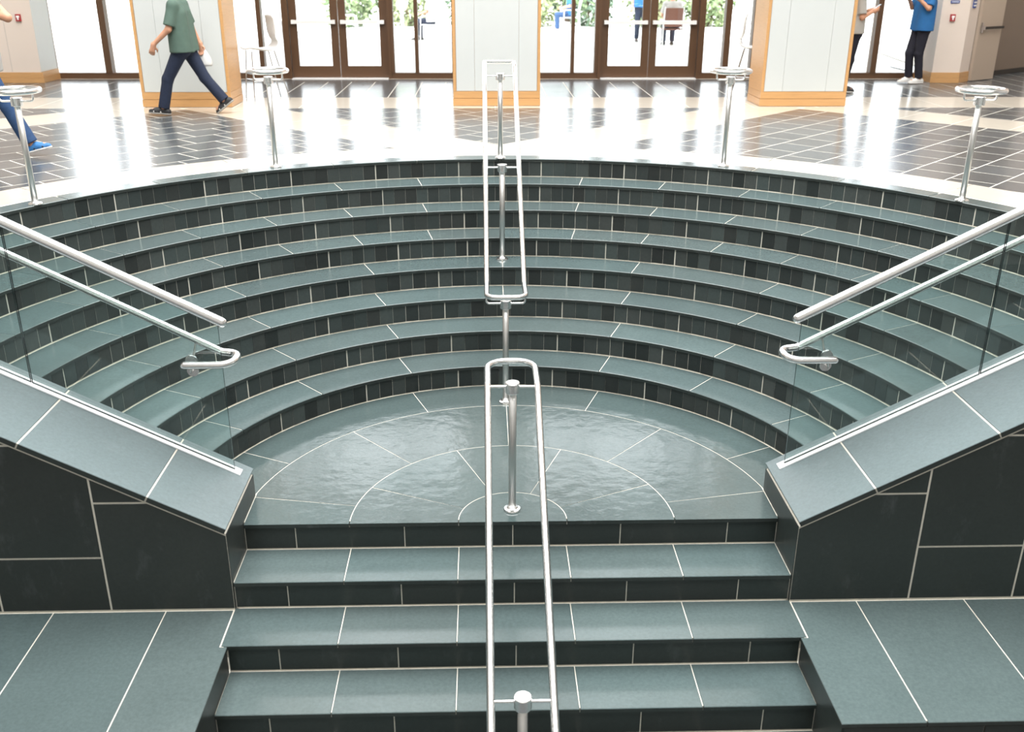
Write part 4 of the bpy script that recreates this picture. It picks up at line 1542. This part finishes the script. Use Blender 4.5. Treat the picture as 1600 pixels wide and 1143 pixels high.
def shrub(x, y, rx, rz_, mats, nleaf, label, trunk=0.0):
    t = empty('shrub' if trunk == 0 else 'tree', (x, y, ZO))
    tag(t, label, 'shrub' if trunk == 0 else 'tree', 'planting beyond the terrace')
    ms = MB()
    for k in range(nleaf):
        u = RNG.normal(size=3)
        u /= np.linalg.norm(u)
        r = RNG.uniform(0.55, 1.0) ** 0.5 * (1 + 0.18 * math.sin(5 * math.atan2(u[1], u[0]) + x) + 0.12 * math.sin(7 * u[2] + y))
        c = np.array((u[0] * rx * r, u[1] * rx * r, trunk + rz_ * (1 + u[2] * r)))
        c[2] = max(c[2], 0.04)
        a = RNG.normal(size=3)
        a /= np.linalg.norm(a)
        b = np.cross(a, u)
        b /= max(np.linalg.norm(b), 1e-6)
        l_, w_ = RNG.uniform(0.07, 0.15) * (1.5 if trunk else 1), RNG.uniform(0.03, 0.06) * (1.5 if trunk else 1)
        ms.add([c - a * l_, c + b * w_ + u * 0.012, c + a * l_, c - b * w_ + u * 0.012], [(0, 1, 2), (0, 2, 3)], RNG.randint(0, 2))
    ms.obj('foliage', mats[0], t, mats=list(mats))
    st_ = MB()
    for k in range(5):
        an_ = k * 1.3 + x
        tip = (math.cos(an_) * rx * 0.6, math.sin(an_) * rx * 0.6, trunk + rz_ * 1.2)
        v, f = tube_data([(0.03 * math.cos(an_), 0.03 * math.sin(an_), 0), (tip[0] * 0.3, tip[1] * 0.3, trunk * 0.8 + rz_ * 0.5), tip], 0.02 + 0.05 * (trunk > 0), False, 6)
        st_.add(v, f)
    st_.obj('stems', 'bark', t)


MT = [('leaf_0', 'leaf_1'), ('leaf_2', 'leaf_0'), ('leaf_1', 'leaf_3'), ('leaf_2', 'leaf_2')]
NM = ['mid green', 'dark green', 'yellow green', 'deep green']
PLANTS = [(-4.05, 25.4, 0, 'behind the left pair of doors'), (-2.25, 25.9, 2, 'behind the lamp post'), (-0.45, 25.5, 1, 'just left of the centre pillar'),
          (1.35, 25.8, 2, 'just right of the centre pillar'), (3.05, 25.9, 1, 'left of the right doors'), (4.75, 25.4, 2, 'behind the right pair of doors'), (6.55, 25.8, 0, 'right of the right doors')]
for i, (x, y, kind, wh) in enumerate(PLANTS):
    shrub(x, y, 0.68, 0.62 + 0.12 * math.sin(i * 1.7), MT[kind], 900, '%s leafy shrub %s' % (NM[kind], wh))
TREES = [(-3.1, 28.6, 0, 'left of the centre pillar'), (-0.1, 29.0, 1, 'behind the centre pillar'), (2.6, 28.6, 3, 'left of the right doors'), (5.6, 28.8, 2, 'behind the right doors')]
for x, y, kind, wh in TREES:
    shrub(x, y, 1.05, 1.3, MT[kind], 1500, '%s bushy tree in the background %s' % (NM[kind], wh), trunk=0.25)


def garden_chair(loc, rz, label, seat_mat='white_plastic'):
    t = empty('garden_chair', loc, rz)
    tag(t, label, 'chair', 'terrace chairs')
    for sy in (-1, 1):
        tube('side_frame', fillet([(0.22, sy * 0.22, 0.01), (0.20, sy * 0.22, 0.56), (-0.20, sy * 0.22, 0.56), (-0.24, sy * 0.22, 0.01)], 0.05, False, 5), 0.014, 'white_plastic', t, res=8)
        tube('back_post', [(-0.17, sy * 0.20, 0.36), (-0.27, sy * 0.20, 0.82)], 0.014, 'white_plastic', t, res=8)
    MB().box(-0.2, 0.2, -0.2, 0.2, 0.355, 0.38).obj('seat', seat_mat, t)
    bk = MB()
    v, f = prism_data([(-0.2, 0.0), (0.2, 0.0), (0.2, 0.40), (-0.2, 0.40)], -0.01, 0.01, 0.004, O=(-0.185, 0, 0.42), U=(0, 1, 0), V=(-0.21, 0, 0.978), Nn=(0.978, 0, 0.21))
    bk.add(v, f)
    bk.obj('backrest', seat_mat, t)
    return t


def sitting(face=(1, 0, -0.1)):
    return dict(pelvis=(0, 0, 0.52), chest=(0.0, 0, 0.88), neck=(0.03, 0, 1.10), head=(0.06, 0, 1.27), face=face,
                sh_l=(0.0, 0.18, 1.01), el_l=(0.06, 0.24, 0.76), wr_l=(0.27, 0.18, 0.70), hd_l=(1, -0.2, 0), pn_l=(0, 0, -1), th_l=(-1, 0, 0),
                sh_r=(0.0, -0.18, 1.01), el_r=(0.06, -0.24, 0.76), wr_r=(0.27, -0.18, 0.70), hd_r=(1, 0.2, 0), pn_r=(0, 0, -1), th_r=(1, 0, 0),
                hip_l=(0.02, 0.09, 0.51), kn_l=(0.43, 0.11, 0.50), an_l=(0.42, 0.11, 0.08), ft_l=(1, 0.1, 0), fwd_l=(1, 0, 0),
                hip_r=(0.02, -0.09, 0.51), kn_r=(0.43, -0.11, 0.50), an_r=(0.42, -0.11, 0.08), ft_r=(1, -0.1, 0), fwd_r=(1, 0, 0), hem=(0, 0, 0.50))


def standing(face=(1, 0, -0.1)):
    d = dict(pg)
    d['face'] = face
    for q, sg in (('l', 1), ('r', -1)):
        d['el_' + q] = (-0.02, sg * 0.24, 1.12)
        d['wr_' + q] = (0.05, sg * 0.25, 0.87)
        d['hd_' + q] = (0.1, 0, -1)
        d['pn_' + q] = (0, -sg, 0)
    return d


GO = 'people on the terrace'
garden_chair((4.03, 17.9, ZO), math.pi / 2, 'brown backed terrace chair seen through the right doors', 'brown_cloth')
person((4.03, 17.9, ZO), math.pi / 2, 'person in a dark top seated on the brown terrace chair', sitting(), dict(shirt='shirt_grey', trousers='denim', shoe='shoe_black', stripe=None), 0.016, GO)
person((3.55, 19.2, ZO), -math.pi / 2, 'person in a blue shirt standing outside the right doors', standing(), dict(shirt='shirt_blue', trousers='denim', shoe='shoe_black', stripe=None), 0.016, GO)
garden_chair((2.25, 23.2, ZO), math.pi, 'white terrace chair right of the centre pillar')
person((2.25, 23.2, ZO), math.pi, 'person in a bright blue top seated right of the centre pillar', sitting(), dict(shirt='shirt_blue', trousers='denim_blue', shoe='shoe_white', stripe=None), 0.016, GO)
garden_chair((-1.32, 19.5, ZO), math.pi - 0.4, 'white terrace chair left of the centre pillar')
person((-1.32, 19.5, ZO), math.pi - 0.4, 'person in a white shirt seated left of the centre pillar', sitting(), dict(shirt='shirt_white', trousers='denim', shoe='shoe_black', stripe=None), 0.016, GO)
garden_chair((5.35, 16.4, ZO), 2.4, 'white terrace chair right of the right doors')
garden_chair((-4.15, 16.6, ZO), 0.5, 'white terrace chair left of the left doors')
garden_chair((-3.35, 19.8, ZO), 0.2, 'white terrace chair seen through the left doors')
for x, y, lab in ((3.2, 21.5, 'white terrace table seen through the right doors'), (-0.62, 19.2, 'white terrace table beside the person in white')):
    t = empty('terrace_table', (x, y, ZO))
    tag(t, lab, 'table', 'terrace tables')
    lathe('table_top', [(0.0, 0.60), (0.40, 0.60), (0.42, 0.61), (0.42, 0.63), (0.40, 0.64), (0.0, 0.64)], 'white_plastic', t, res=28)
    for k in range(4):
        a = k * math.pi / 2 + 0.4
        tube('leg', [(0.33 * math.cos(a), 0.33 * math.sin(a), 0.61), (0.38 * math.cos(a), 0.38 * math.sin(a), 0.01)], 0.015, 'white_plastic', t, res=8)
t = empty('lamp_post', (-2.33, 23.4, ZO))
tag(t, 'white garden lamp post with a round globe beyond the left doors', 'lamp')
lathe('pole', [(0.07, 0), (0.07, 0.05), (0.045, 0.08), (0.04, 0.50), (0.05, 0.52)], 'white_plastic', t, res=14)
lathe('globe', [(0.05, 0.52), (0.10, 0.55), (0.14, 0.62), (0.145, 0.68), (0.13, 0.75), (0.08, 0.81), (0.0, 0.83)], 'white_plastic', t, res=18, smooth=True)

# ------------------------------------------------------------------ real-world size: the module unit is 1.15 m
_done = set()
for _o in bpy.data.objects:
    if _o.type in {'CAMERA', 'LIGHT'}:
        continue
    _o.location = _o.location * K
    if _o.data and _o.data.name not in _done:
        _done.add(_o.data.name)
        _o.data.transform(Matrix.Scale(K, 4))
bpy.context.view_layer.update()
